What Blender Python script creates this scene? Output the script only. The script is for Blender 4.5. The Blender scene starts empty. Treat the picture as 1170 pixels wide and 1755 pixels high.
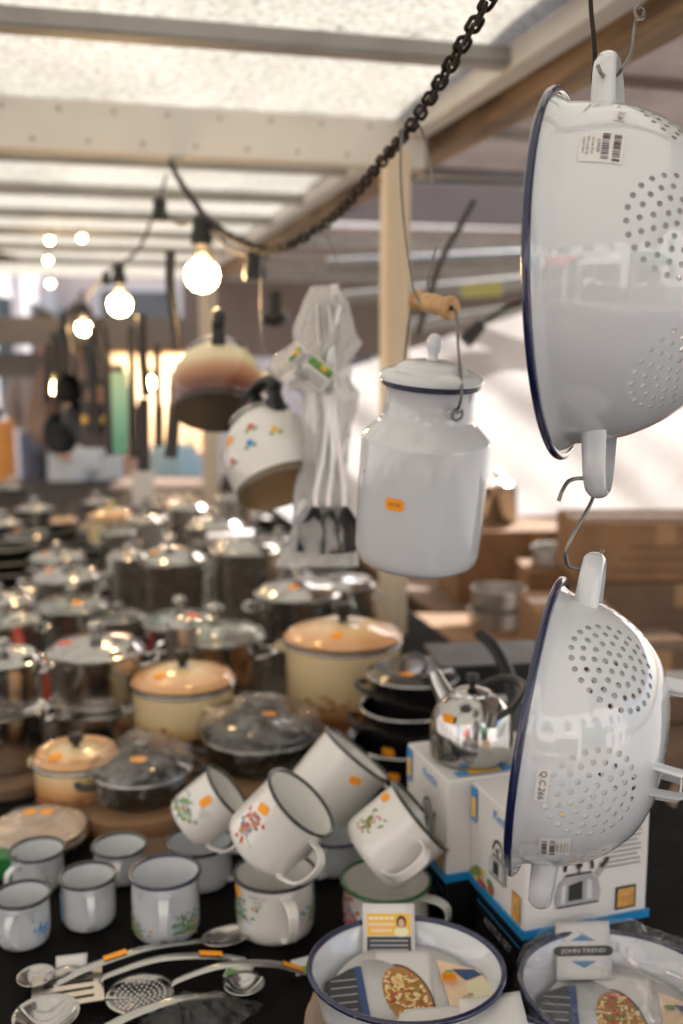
import bpy, math, random
from mathutils import Vector, Matrix, noise
from mathutils.geometry import delaunay_2d_cdt
R = math.radians
rnd = random.Random(7)
S = bpy.context.scene
COL = S.collection
# ------------------------------------------------------------------ camera
FPX, PITCH, YAW, CAMZ, TZ = 1750.0, R(8.6), R(14.6), 1.475, 0.80
cd = bpy.data.cameras.new('camera'); cam = bpy.data.objects.new('camera', cd); COL.objects.link(cam)
cam.location = (0, 0, CAMZ); cam.rotation_euler = (R(90) - PITCH, 0, -YAW)
cd.sensor_fit = 'VERTICAL'; cd.sensor_height = 36; cd.sensor_width = 24; cd.lens = 36 * FPX / 1755
cd.clip_start = .02; cd.clip_end = 400
cd.dof.use_dof = True; cd.dof.focus_distance = .85; cd.dof.aperture_fstop = cd.lens / 10.3
S.camera = cam
# ------------------------------------------------------------------ world, sun, exposure
SUN_EL, SUN_AZ = R(42), R(38)          # azimuth from +Y towards +X
w = bpy.data.worlds.new('World'); S.world = w; w.use_nodes = True
nt = w.node_tree; sky = nt.nodes.new('ShaderNodeTexSky'); sky.sky_type = 'NISHITA'; sky.sun_disc = False
sky.sun_elevation = SUN_EL; sky.sun_rotation = SUN_AZ; sky.air_density = 1.0; sky.dust_density = 3.0; sky.ozone_density = .6
nt.links.new(sky.outputs[0], nt.nodes['Background'].inputs[0]); nt.nodes['Background'].inputs[1].default_value = .15
sl = bpy.data.lights.new('sun', 'SUN'); sl.energy = 4.5; sl.angle = R(.6); sl.color = (1, .965, .94)
so = bpy.data.objects.new('sun', sl); COL.objects.link(so)
sdir = Vector((math.sin(SUN_AZ) * math.cos(SUN_EL), math.cos(SUN_AZ) * math.cos(SUN_EL), math.sin(SUN_EL)))
so.rotation_euler = sdir.to_track_quat('Z', 'Y').to_euler()
S.view_settings.view_transform = 'Standard'; S.view_settings.look = 'None'; S.view_settings.gamma = 1
S.view_settings.exposure = 1.22
S.render.engine = 'CYCLES'; S.cycles.use_denoising = True
S.cycles.max_bounces = 10; S.cycles.transparent_max_bounces = 16; S.cycles.caustics_reflective = False; S.cycles.caustics_refractive = False
S.cycles.sample_clamp_indirect = 6
# ------------------------------------------------------------------ measuring: where a photo pixel lies at a depth or height
Rc = cam.rotation_euler.to_matrix(); CR, CU, CB = Rc.col[0].copy(), Rc.col[1].copy(), Rc.col[2].copy()
C0 = Vector((0, 0, CAMZ))
def P(px, py, d): return C0 + d * (-CB + (px - 585) / FPX * CR - (py - 877.5) / FPX * CU)
def T(px, py, z=TZ):
    r = -CB + (px - 585) / FPX * CR - (py - 877.5) / FPX * CU
    return C0 + r * ((z - CAMZ) / r.z)
def D(px, d, z=TZ):                      # column px, depth d, height z
    r = -CB + (px - 585) / FPX * CR
    k = ((CAMZ - z) / d + r.z) / CU.z
    return C0 + d * (r - k * CU)
def Z(py, d): return P(585, py, d).z
def cdir(x, y, z): return (CR * x + CU * y + CB * z).normalized()
# ------------------------------------------------------------------ mesh helpers
class MB:
    def __init__(s): s.v = []; s.f = []; s.m = []
    def add(s, vs, fs, mi=0, M=None):
        o = len(s.v)
        s.v += [(M @ Vector(v)) if M else Vector(v) for v in vs]
        for k, f in enumerate(fs):
            s.f.append([i + o for i in f]); s.m.append(mi[k] if isinstance(mi, (list, tuple)) else mi)
        return s
    def lathe(s, prof, n=40, mi=0, M=None, close=False, sx=1, sy=1, wob=None):
        vs, fs, ms, rows = [], [], [], []
        for k, (r, z) in enumerate(prof):
            if r < 1e-6: rows.append([len(vs)]); vs.append((0, 0, z))
            else:
                rows.append(list(range(len(vs), len(vs) + n)))
                for i in range(n):
                    a = 2 * math.pi * i / n; q = r * (wob(a, z, k) if wob else 1)
                    vs.append((q * math.cos(a) * sx, q * math.sin(a) * sy, z))
        K = len(prof)
        for k in range(K if close else K - 1):
            A, B = rows[k], rows[(k + 1) % K]; m = mi[k % len(mi)] if isinstance(mi, (list, tuple)) else mi
            if len(A) == 1 and len(B) == 1: continue
            for i in range(n):
                j = (i + 1) % n
                if len(A) == 1: fs.append((A[0], B[j], B[i]))
                elif len(B) == 1: fs.append((A[i], A[j], B[0]))
                else: fs.append((A[i], A[j], B[j], B[i]))
                ms.append(m)
        return s.add(vs, fs, ms, M)
    def tube(s, pts, r, n=10, mi=0, M=None, cap=True, flat=1.0, side=None, closed=False):
        pts = [Vector(p) for p in pts]; K = len(pts); rs = r if isinstance(r, (list, tuple)) else [r] * K
        vs, fs = [], []; u = None
        for k in range(K):
            t = (pts[(k + 1) % K] - pts[k - 1]) if closed else (pts[min(k + 1, K - 1)] - pts[max(k - 1, 0)])
            t = t.normalized() if t.length > 1e-9 else Vector((0, 0, 1))
            if side is not None: u = Vector(side) - t * Vector(side).dot(t)
            elif u is None:
                u = t.cross(Vector((0, 0, 1)));  u = u if u.length > .1 else t.cross(Vector((1, 0, 0)))
            else: u = u - t * u.dot(t)
            u = u.normalized(); b = t.cross(u)
            for i in range(n):
                a = 2 * math.pi * i / n
                vs.append(pts[k] + (u * math.cos(a) + b * math.sin(a) * flat) * rs[k])
        for k in range(K if closed else K - 1):
            kk = (k + 1) % K
            for i in range(n):
                j = (i + 1) % n; fs.append((k * n + i, k * n + j, kk * n + j, kk * n + i))
        if cap and not closed: fs += [tuple(range(n))[::-1], tuple(range((K - 1) * n, K * n))]
        return s.add(vs, fs, mi, M)
    def band(s, pts, nrm, wdir, w, th, mi=0, M=None, cup=0):   # a strap: path pts, width w along wdir
        K = len(pts); wd = Vector(wdir).normalized(); vs, fs = [], []
        ws = w if isinstance(w, (list, tuple)) else [w] * K
        W = 7
        for k in range(K):
            t = (Vector(pts[min(k + 1, K - 1)]) - Vector(pts[max(k - 1, 0)])).normalized()
            nn = t.cross(wd).normalized()
            for side in (1, -1):
                for i in range(W):
                    x = (i / (W - 1) - .5) * side
                    vs.append(Vector(pts[k]) + wd * x * ws[k] + nn * (side * th / 2 * (1 if abs(x) < .49 else .2) + cup * (1 - 4 * x * x)))
        n = 2 * W
        for k in range(K - 1):
            for i in range(n):
                j = (i + 1) % n; fs.append((k * n + i, k * n + j, (k + 1) * n + j, (k + 1) * n + i))
        fs += [tuple(range(n))[::-1], tuple(range((K - 1) * n, K * n))]
        return s.add(vs, fs, mi, M)
    def box(s, c, d, mi=0, M=None):
        x, y, z = c; a, b, e = d[0] / 2, d[1] / 2, d[2] / 2
        vs = [(x + i * a, y + j * b, z + k * e) for i in (-1, 1) for j in (-1, 1) for k in (-1, 1)]
        return s.add(vs, [(0, 1, 3, 2), (4, 6, 7, 5), (0, 4, 5, 1), (2, 3, 7, 6), (0, 2, 6, 4), (1, 5, 7, 3)], mi, M)
    def sph(s, c, r, mi=0, M=None, n=16, sc=(1, 1, 1)):
        pr = [(r * math.sin(math.pi * k / (n // 2)), -r * math.cos(math.pi * k / (n // 2))) for k in range(n // 2 + 1)]
        pr[0] = (0, -r); pr[-1] = (0, r)
        MM = Matrix.Translation(c) @ Matrix.Diagonal((*sc, 1))
        return s.lathe(pr, n, mi, (M @ MM) if M else MM)
    def grid(s, fn, nu, nv, mi=0, M=None):
        vs = [fn(i / nu, j / nv) for j in range(nv + 1) for i in range(nu + 1)]
        fs = [(j * (nu + 1) + i, j * (nu + 1) + i + 1, (j + 1) * (nu + 1) + i + 1, (j + 1) * (nu + 1) + i) for j in range(nv) for i in range(nu)]
        return s.add(vs, fs, mi, M)
    def build(s, name, mats, parent=None, sharp=40, bevel=0, solid=0, sub=0, label=None):
        me = bpy.data.meshes.new(name); me.from_pydata([tuple(v) for v in s.v], [], s.f)
        for m in (mats if isinstance(mats, (list, tuple)) else [mats]): me.materials.append(m)
        me.polygons.foreach_set('material_index', s.m); me.polygons.foreach_set('use_smooth', [True] * len(s.f))
        me.update(); me.validate()
        me.set_sharp_from_angle(angle=R(sharp))
        o = bpy.data.objects.new(name, me); COL.objects.link(o)
        if parent: o.parent = parent
        if label: o['label'] = label
        if solid: q = o.modifiers.new('solid', 'SOLIDIFY'); q.thickness = solid; q.offset = 0
        if bevel: q = o.modifiers.new('bevel', 'BEVEL'); q.width = bevel; q.segments = 2; q.limit_method = 'ANGLE'
        if sub: q = o.modifiers.new('sub', 'SUBSURF'); q.levels = sub; q.render_levels = sub
        return o
def tag(o, label, cat, group=None, kind=None):
    if label: o['label'] = label
    if cat: o['category'] = cat
    if group: o['group'] = group
    if kind: o['kind'] = kind
    return o
def thing(name, label, cat, loc=(0, 0, 0), rot=None, group=None):
    o = bpy.data.objects.new(name, None); COL.objects.link(o); o.empty_display_size = .02
    o.location = loc
    if isinstance(rot, (int, float)): o.rotation_euler = (0, 0, rot)
    elif rot is not None: o.rotation_euler = rot.to_euler()
    return tag(o, label, cat, group)
def axes(z, x):                         # rotation with local Z and (about) local X given
    z = Vector(z).normalized(); x = Vector(x); x = (x - z * x.dot(z)).normalized(); y = z.cross(x)
    return Matrix((x, y, z)).transposed()
def copy_thing(o, loc, rotz=None, label=None, group=None, scale=None):
    c = o.copy(); COL.objects.link(c); c.location = loc
    if rotz is not None: c.rotation_euler = (0, 0, rotz)
    if scale: c.scale = (scale,) * 3
    if label: c['label'] = label
    if group: c['group'] = group
    for ch in list(o.children):
        d = ch.copy(); COL.objects.link(d); d.parent = c
        for g in list(ch.children):
            e = g.copy(); COL.objects.link(e); e.parent = d
    return c
def arc(c, r, a0, a1, n, ax=(1, 0, 0), ay=(0, 0, 1)):
    c, ax, ay = Vector(c), Vector(ax), Vector(ay)
    return [c + ax * r * math.cos(a0 + (a1 - a0) * i / n) + ay * r * math.sin(a0 + (a1 - a0) * i / n) for i in range(n + 1)]
def spline(pts, n=8):                    # Catmull-Rom
    p = [Vector(q) for q in pts]; p = [2 * p[0] - p[1]] + p + [2 * p[-1] - p[-2]]; out = []
    for i in range(1, len(p) - 2):
        for k in range(n):
            t = k / n
            out.append(.5 * ((2 * p[i]) + (p[i + 1] - p[i - 1]) * t + (2 * p[i - 1] - 5 * p[i] + 4 * p[i + 1] - p[i + 2]) * t * t + (3 * p[i] - p[i - 1] - 3 * p[i + 1] + p[i + 2]) * t ** 3))
    out.append(p[-2]); return out
# ---- flat marks carried onto a surface
def m_rect(mb, fn, x, y, w, h, mi=0, n=6, rot=0):
    c, s_ = math.cos(rot), math.sin(rot)
    def g(u, v):
        a, b = (u - .5) * w, (v - .5) * h
        return fn(x + a * c - b * s_, y + a * s_ + b * c)
    mb.grid(g, n, max(1, int(n * min(1, h / w)) or 1), mi)
def m_disc(mb, fn, x, y, rx, ry, mi=0, n=14, rot=0):
    c, s_ = math.cos(rot), math.sin(rot)
    vs = [fn(x, y)]
    for i in range(n):
        a = 2 * math.pi * i / n; p, q = rx * math.cos(a), ry * math.sin(a); vs.append(fn(x + p * c - q * s_, y + p * s_ + q * c))
    mb.add(vs, [(0, 1 + i, 1 + (i + 1) % n) for i in range(n)], mi)
def m_poly(mb, fn, pts, mi=0): mb.add([fn(*p) for p in pts], [tuple(range(len(pts)))], mi)
_tx = {}
def m_text(mb, fn, txt, x, y, size, mi=0, rot=0, align='CENTER', sx=1):
    key = (txt, align)
    if key not in _tx:
        cu = bpy.data.curves.new('t', 'FONT'); cu.body = txt; cu.size = 1; cu.align_x = align; cu.align_y = 'CENTER'; cu.resolution_u = 2
        ob = bpy.data.objects.new('t', cu); COL.objects.link(ob)
        bpy.context.view_layer.update()
        me = bpy.data.meshes.new_from_object(ob.evaluated_get(bpy.context.evaluated_depsgraph_get()))
        _tx[key] = ([v.co.copy() for v in me.vertices], [tuple(p.vertices) for p in me.polygons])
        bpy.data.objects.remove(ob); bpy.data.curves.remove(cu); bpy.data.meshes.remove(me)
    vs, fs = _tx[key]; c, s_ = math.cos(rot), math.sin(rot)
    mb.add([fn(x + size * (v.x * sx * c - v.y * s_), y + size * (v.x * sx * s_ + v.y * c)) for v in vs], fs, mi)
def cylmap(r, th0, z0, eps=.0004):       # a runs anticlockwise seen from above = rightwards seen from outside
    rf = r if callable(r) else (lambda z: r)
    def fn(a, b):
        q = rf(z0 + b) + eps; th = th0 + a / q
        return (q * math.cos(th), q * math.sin(th), z0 + b)
    return fn
def interp(prof):                        # radius at a height, from an outer profile of rising z
    def f(z):
        for (r0, z0), (r1, z1) in zip(prof, prof[1:]):
            if z0 <= z <= z1 and z1 > z0: return r0 + (r1 - r0) * (z - z0) / (z1 - z0)
        return prof[-1][0] if z > prof[-1][1] else prof[0][0]
    return f
def topmap(prof, x0, y0, rot=0, eps=.0006):   # prof: (r,z) with falling r; marks on a lid's top
    pr = sorted(prof)
    def zf(r):
        for (r0, z0), (r1, z1) in zip(pr, pr[1:]):
            if r0 <= r <= r1 and r1 > r0: return z0 + (z1 - z0) * (r - r0) / (r1 - r0)
        return pr[-1][1]
    c, s_ = math.cos(rot), math.sin(rot)
    def fn(a, b):
        x, y = x0 + a * c - b * s_, y0 + a * s_ + b * c
        return (x, y, zf(math.hypot(x, y)) + eps)
    return fn
def planemap(o, ux, uy, eps=0):
    o, ux, uy = Vector(o), Vector(ux).normalized(), Vector(uy).normalized(); n = ux.cross(uy)
    return lambda a, b: o + ux * a + uy * b + n * eps
def sticker_shape(mb, fn, w=.02, h=.011, mi=0, x=0, y=0, rot=0):
    m_rect(mb, fn, x, y, w, h * .72, mi, 6, rot); 
    m_rect(mb, fn, x, y, w * .78, h, mi, 6, rot)
# ------------------------------------------------------------------ materials
def mat(name, col, rough=.5, metal=0, var=.06, vs=6, bump=0, bs=40, coat=0, trans=0, spec=.5, col2=None, rv=.1):
    m = bpy.data.materials.new(name); m.use_nodes = True; t = m.node_tree; N = t.nodes; L = t.links
    b = N['Principled BSDF']; tc = N.new('ShaderNodeTexCoord'); nz = N.new('ShaderNodeTexNoise'); nz.inputs['Scale'].default_value = vs; nz.inputs['Detail'].default_value = 6
    L.new(tc.outputs['Object'], nz.inputs['Vector'])
    rp = N.new('ShaderNodeValToRGB'); rp.color_ramp.elements[0].position = .3; rp.color_ramp.elements[1].position = .7
    c2 = col2 or [min(1, c * (1 + var)) for c in col]; c1 = [c * (1 - var) for c in col] if not col2 else col
    rp.color_ramp.elements[0].color = (*c1, 1); rp.color_ramp.elements[1].color = (*c2, 1)
    L.new(nz.outputs[0], rp.inputs[0]); L.new(rp.outputs[0], b.inputs['Base Color'])
    b.inputs['Metallic'].default_value = metal; b.inputs['Coat Weight'].default_value = coat; b.inputs['Coat Roughness'].default_value = .05
    b.inputs['Specular IOR Level'].default_value = spec; b.inputs['Transmission Weight'].default_value = trans
    if rv:
        mr = N.new('ShaderNodeMapRange'); mr.inputs['To Min'].default_value = max(0.02, rough * (1 - rv * 2)); mr.inputs['To Max'].default_value = min(1, rough * (1 + rv * 3))
        n2 = N.new('ShaderNodeTexNoise'); n2.inputs['Scale'].default_value = vs * 4; n2.inputs['Detail'].default_value = 8
        L.new(tc.outputs['Object'], n2.inputs['Vector']); L.new(n2.outputs[0], mr.inputs[0]); L.new(mr.outputs[0], b.inputs['Roughness'])
    else: b.inputs['Roughness'].default_value = rough
    if bump:
        bn = N.new('ShaderNodeTexNoise'); bn.inputs['Scale'].default_value = bs; bn.inputs['Detail'].default_value = 5
        L.new(tc.outputs['Object'], bn.inputs['Vector']); bp = N.new('ShaderNodeBump'); bp.inputs['Strength'].default_value = bump; bp.inputs['Distance'].default_value = .01
        L.new(bn.outputs[0], bp.inputs['Height']); L.new(bp.outputs[0], b.inputs['Normal'])
    return m
def zgrad(name, stops, z0, z1, rough=.15, noise_amt=.12, coat=.5, radial=False, nscale=12):
    """paint that changes colour up the pot (its printed decoration)"""
    m = mat(name, (.5, .5, .5), rough, coat=coat); t = m.node_tree; N = t.nodes; L = t.links; b = N['Principled BSDF']
    tc = N.new('ShaderNodeTexCoord'); sp = N.new('ShaderNodeSeparateXYZ'); L.new(tc.outputs['Object'], sp.inputs[0])
    mr = N.new('ShaderNodeMapRange'); mr.inputs['From Min'].default_value = z0; mr.inputs['From Max'].default_value = z1
    if radial:
        vm = N.new('ShaderNodeVectorMath'); vm.operation = 'MULTIPLY'; vm.inputs[1].default_value = (1, 1, 0); ln = N.new('ShaderNodeVectorMath'); ln.operation = 'LENGTH'
        L.new(tc.outputs['Object'], vm.inputs[0]); L.new(vm.outputs[0], ln.inputs[0]); L.new(ln.outputs['Value'], mr.inputs[0])
    else: L.new(sp.outputs['Z'], mr.inputs[0])
    nz = N.new('ShaderNodeTexNoise'); nz.inputs['Scale'].default_value = nscale; L.new(tc.outputs['Object'], nz.inputs['Vector'])
    ma = N.new('ShaderNodeMath'); ma.operation = 'MULTIPLY_ADD'; L.new(nz.outputs[0], ma.inputs[0]); ma.inputs[1].default_value = noise_amt; L.new(mr.outputs[0], ma.inputs[2])
    rp = N.new('ShaderNodeValToRGB'); cr = rp.color_ramp
    while len(cr.elements) < len(stops): cr.elements.new(.5)
    for e, (p, c) in zip(cr.elements, stops): e.position = p; e.color = (*c, 1)
    L.new(ma.outputs[0], rp.inputs[0]); L.new(rp.outputs[0], b.inputs['Base Color'])
    return m
def film(name, tint=(1, 1, 1), dens=.5, gl=.3, diff=.025, bs=18, rough=.06, bstr=.35):
    m = bpy.data.materials.new(name); m.use_nodes = True; t = m.node_tree; N = t.nodes; L = t.links; N.remove(N['Principled BSDF'])
    out = N['Material Output']; tr = N.new('ShaderNodeBsdfTransparent'); tr.inputs[0].default_value = (*tint, 1)
    g = N.new('ShaderNodeBsdfGlossy'); g.inputs['Roughness'].default_value = rough; df = N.new('ShaderNodeBsdfTranslucent'); df.inputs[0].default_value = (.93, .92, .91, 1)
    dd = N.new('ShaderNodeBsdfDiffuse'); dd.inputs[0].default_value = (.93, .92, .91, 1); ad = N.new('ShaderNodeMixShader'); ad.inputs[0].default_value = .5
    L.new(df.outputs[0], ad.inputs[1]); L.new(dd.outputs[0], ad.inputs[2])
    tc = N.new('ShaderNodeTexCoord'); bn = N.new('ShaderNodeTexNoise'); bn.inputs['Scale'].default_value = bs; bn.inputs['Detail'].default_value = 6; bn.inputs['Distortion'].default_value = 1.2
    L.new(tc.outputs['Object'], bn.inputs['Vector']); bp = N.new('ShaderNodeBump'); bp.inputs['Strength'].default_value = bstr; bp.inputs['Distance'].default_value = .02
    L.new(bn.outputs[0], bp.inputs['Height']); L.new(bp.outputs[0], g.inputs['Normal'])
    fr = N.new('ShaderNodeLayerWeight'); fr.inputs[0].default_value = .3; L.new(bp.outputs[0], fr.inputs['Normal']); pw = N.new('ShaderNodeMath'); pw.operation = 'POWER'; pw.inputs[1].default_value = 2.5; L.new(fr.outputs['Facing'], pw.inputs[0])
    mr = N.new('ShaderNodeMapRange'); mr.inputs['To Min'].default_value = gl * .25; mr.inputs['To Max'].default_value = min(1, gl * 2.2); L.new(pw.outputs[0], mr.inputs[0])
    m1 = N.new('ShaderNodeMixShader'); m1.inputs[0].default_value = diff; L.new(tr.outputs[0], m1.inputs[1]); L.new(ad.outputs[0], m1.inputs[2])
    m2 = N.new('ShaderNodeMixShader'); L.new(mr.outputs[0], m2.inputs[0]); L.new(m1.outputs[0], m2.inputs[1]); L.new(g.outputs[0], m2.inputs[2])
    L.new(m2.outputs[0], out.inputs[0]); return m
def translucent(name, c, c2, scale, tl=.5, gloss=.06, detail=8, stretch=(1, 1, 1), lo=.4, hi=.6):
    m = bpy.data.materials.new(name); m.use_nodes = True; t = m.node_tree; N = t.nodes; L = t.links; N.remove(N['Principled BSDF'])
    tc = N.new('ShaderNodeTexCoord'); mp = N.new('ShaderNodeMapping'); mp.inputs['Scale'].default_value = stretch; nz = N.new('ShaderNodeTexNoise'); nz.inputs['Scale'].default_value = scale; nz.inputs['Detail'].default_value = detail; nz.inputs['Roughness'].default_value = .7
    L.new(tc.outputs['Object'], mp.inputs[0]); L.new(mp.outputs[0], nz.inputs[0])
    rp = N.new('ShaderNodeValToRGB'); rp.color_ramp.elements[0].position = lo; rp.color_ramp.elements[1].position = hi; rp.color_ramp.elements[0].color = (*c, 1); rp.color_ramp.elements[1].color = (*c2, 1)
    L.new(nz.outputs[0], rp.inputs[0])
    a = N.new('ShaderNodeBsdfTranslucent'); b = N.new('ShaderNodeBsdfDiffuse'); g = N.new('ShaderNodeBsdfGlossy'); g.inputs['Roughness'].default_value = .25
    L.new(rp.outputs[0], a.inputs[0]); L.new(rp.outputs[0], b.inputs[0])
    x = N.new('ShaderNodeMixShader'); x.inputs[0].default_value = 1 - tl; L.new(a.outputs[0], x.inputs[1]); L.new(b.outputs[0], x.inputs[2])
    y = N.new('ShaderNodeMixShader'); y.inputs[0].default_value = gloss; L.new(x.outputs[0], y.inputs[1]); L.new(g.outputs[0], y.inputs[2])
    L.new(y.outputs[0], N['Material Output'].inputs[0]); return m
def emis(name, c, s):
    m = bpy.data.materials.new(name); m.use_nodes = True; N = m.node_tree.nodes; b = N['Principled BSDF']
    b.inputs['Base Color'].default_value = (*c, 1); b.inputs['Emission Color'].default_value = (*c, 1); b.inputs['Emission Strength'].default_value = s; return m
def woodmat(name, c1, c2, rough=.6, sc=(3, 3, 30), bump=.3):
    m = mat(name, c1, rough, bump=0); t = m.node_tree; N = t.nodes; L = t.links; b = N['Principled BSDF']
    tc = N.new('ShaderNodeTexCoord'); mp = N.new('ShaderNodeMapping'); mp.inputs['Scale'].default_value = sc
    wv = N.new('ShaderNodeTexNoise'); wv.inputs['Scale'].default_value = 1; wv.inputs['Detail'].default_value = 9; wv.inputs['Distortion'].default_value = 1.5
    L.new(tc.outputs['Object'], mp.inputs[0]); L.new(mp.outputs[0], wv.inputs['Vector'])
    rp = N.new('ShaderNodeValToRGB'); rp.color_ramp.elements[0].position = .35; rp.color_ramp.elements[1].position = .68
    rp.color_ramp.elements[0].color = (*c1, 1); rp.color_ramp.elements[1].color = (*c2, 1); L.new(wv.outputs[0], rp.inputs[0]); L.new(rp.outputs[0], b.inputs['Base Color'])
    bp = N.new('ShaderNodeBump'); bp.inputs['Strength'].default_value = bump; bp.inputs['Distance'].default_value = .004; L.new(wv.outputs[0], bp.inputs['Height']); L.new(bp.outputs[0], b.inputs['Normal'])
    return m
WH = mat('white_enamel', (.62, .642, .67), .055, var=.015, coat=.6, vs=9, bump=.03, bs=14)
WHW = mat('warm_white_enamel', (.76, .745, .705), .09, var=.02, coat=.5, vs=12)
NAVY = mat('navy_enamel', (.008, .012, .055), .12, var=.2, coat=.5)
BLK = mat('black_enamel', (.006, .0055, .0055), .2, var=.3, coat=.3)
BLKR = mat('black_nonstick', (.009, .008, .008), .4, var=.3, bump=.1, bs=300)
PLA = mat('black_plastic', (.007, .0065, .0065), .36, var=.2, bump=.05, bs=200)
CRM = mat('cream_enamel', (.72, .6, .38), .14, var=.04, coat=.5)
STL = mat('stainless_steel', (.47, .465, .45), .12, 1, var=.05, rv=.25)
STP = mat('pot_steel', (.78, .76, .72), .2, 1, var=.06, rv=.3, vs=14)
STB = mat('brushed_steel', (.58, .56, .53), .34, 1, var=.08, rv=.25)
STD = mat('galvanised_wire', (.22, .21, .2), .38, 1, var=.25, vs=40)
CHN = mat('rusty_chain_steel', (.012, .01, .008), .6, .4, var=.5, vs=60, bump=.4, bs=400, col2=(.05, .033, .022))
ORG = mat('orange_sticker', (1, .36, .012), .55, var=.04)
RED = mat('red_sticker', (.85, .08, .03), .5, var=.05)
INK = mat('black_ink', (.02, .02, .022), .6, var=.1)
GINK = mat('grey_ink', (.18, .18, .19), .6, var=.1)
PAP = mat('white_paper', (.68, .665, .65), .65, var=.04, bump=.05, bs=60)
CARD = mat('cardboard', (.27, .15, .075), .8, var=.12, vs=14, bump=.1, bs=120)
CARDD = mat('brown_cardboard', (.16, .1, .062), .85, var=.15, vs=10, bump=.1, bs=90)
BLUE = mat('blue_print', (.02, .25, .6), .4, var=.08)
YEL = mat('yellow_print', (.85, .5, .05), .45, var=.1)
GRN = mat('green_print', (.12, .3, .05), .45, var=.3, vs=80)
REDP = mat('red_print', (.55, .08, .05), .45, var=.3, vs=80)
SKY = mat('pale_blue_print', (.3, .45, .6), .45, var=.3, vs=90)
OCH = mat('ochre_print', (.55, .3, .08), .45, var=.3, vs=90)
PEAC = mat('peach_print', (.85, .62, .42), .5, var=.1)
GRY = mat('grey_print', (.36, .36, .37), .5, var=.2, vs=20)
LGRY = mat('light_grey_print', (.6, .6, .61), .5, var=.1, vs=20)
GREENE = mat('green_enamel', (.02, .12, .03), .15, var=.2, coat=.4)
DGR = mat('dark_enamel_rim', (.02, .026, .025), .15, var=.2, coat=.5)
HAND = woodmat('turned_beech', (.42, .22, .08), (.62, .38, .17), .35, (60, 60, 12), .1)
FILM = film('clear_plastic_film', gl=.4, diff=.01, bstr=.6)
def specks(m, col=(.03, .025, .025), sc=38, th=.735):
    t = m.node_tree; N = t.nodes; L = t.links; b = N['Principled BSDF']; src = b.inputs['Base Color'].links[0].from_socket
    tc = N.new('ShaderNodeTexCoord'); nz = N.new('ShaderNodeTexNoise'); nz.inputs['Scale'].default_value = sc; nz.inputs['Detail'].default_value = 3; L.new(tc.outputs['Object'], nz.inputs['Vector'])
    gt = N.new('ShaderNodeMath'); gt.operation = 'GREATER_THAN'; gt.inputs[1].default_value = th; L.new(nz.outputs[0], gt.inputs[0])
    mx = N.new('ShaderNodeMix'); mx.data_type = 'RGBA'; L.new(gt.outputs[0], mx.inputs[0]); L.new(src, mx.inputs[6]); mx.inputs[7].default_value = (*col, 1); L.new(mx.outputs[2], b.inputs['Base Color'])
specks(WH, th=.765); specks(WHW, th=.77)
for m_ in (NAVY, DGR):
    for n_ in m_.node_tree.nodes:
        if n_.type == 'VALTORGB': e_ = n_.color_ramp.elements.new(.73); e_.color = (.4, .2, .1, 1); n_.color_ramp.elements[1].position = .69
        if n_.type == 'TEX_NOISE': n_.inputs['Scale'].default_value = 45
FILMB = film('thin_dish_wrap', gl=.24, diff=.004, bstr=.8, bs=26)
FILMD = film('crinkled_plastic_bag', gl=.5, diff=.48, bs=40, bstr=.7, rough=.12)
GLASSD = film('dark_lid_glass', tint=(.3, .3, .28), gl=.3, diff=.004, bs=3, rough=.05, bstr=.05)
GLASS = film('lid_glass', tint=(.7, .72, .68), gl=.38, diff=.008, bs=3, rough=.04, bstr=.05)
SILT = mat('grey_screen_print', (.12, .12, .13), .4, var=.1)
# ================================================================== the setting
PAVE = mat('street_paving', (.3, .28, .26), .85, var=.2, vs=3, bump=.3, bs=20)
gm = MB(); gm.grid(lambda u, v: (-60 + 120 * u, -40 + 140 * v, 0), 24, 24)
g = gm.build('ground', PAVE); tag(g, 'grey paved street under and around the stalls', 'ground', kind='structure')
RZ = CAMZ + .6
ROOF = translucent('mottled_fibreglass', (.2, .18, .125), (.46, .438, .37), 60, .72, .05, stretch=(1, 1, 1), lo=.33, hi=.56)
t_ = ROOF.node_tree; N_ = t_.nodes; L_0 = t_.links
n_ = N_.new('ShaderNodeTexNoise'); n_.inputs['Scale'].default_value = 2.2; n_.inputs['Detail'].default_value = 5; n_.inputs['Distortion'].default_value = .8
r_ = N_.new('ShaderNodeMapRange'); r_.inputs['From Min'].default_value = .35; r_.inputs['From Max'].default_value = .65; r_.inputs['To Min'].default_value = .86; r_.inputs['To Max'].default_value = 1.08
L_0.new([q for q in N_ if q.type == 'TEX_COORD'][0].outputs['Object'], n_.inputs['Vector']); L_0.new(n_.outputs[0], r_.inputs[0])
x_ = N_.new('ShaderNodeVectorMath'); x_.operation = 'SCALE'; rr_ = [q for q in N_ if q.type == 'VALTORGB'][0]; L_0.new(rr_.outputs[0], x_.inputs[0]); L_0.new(r_.outputs[0], x_.inputs['Scale'])
for q in N_:
    if q.type in ('BSDF_TRANSLUCENT', 'BSDF_DIFFUSE'): L_0.new(x_.outputs[0], q.inputs[0])
FRM = mat('painted_steel_frame', (.42, .39, .34), .45, var=.12, vs=10)
FRMW = mat('cream_painted_beam', (.66, .645, .61), .5, var=.06, vs=6)
FRMG = mat('grey_steel_purlin', (.34, .33, .3), .45, var=.15, vs=10)
TIM = woodmat('weathered_timber', (.14, .08, .04), (.5, .35, .2), .7, (14, 1.2, 14), .5)
POSTM = woodmat('pale_pine_post', (.58, .48, .35), (.72, .63, .5), .6, (18, 18, 1.5), .2)
y1 = P(860, 95, 1.98).y; ym = P(640, 290, 2.56).y
XE = .84
roof = thing('stall_roof', 'mottled cream translucent roof of this stall on grey metal purlins, with a white main beam', 'stall roof', (0, 0, RZ))
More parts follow.
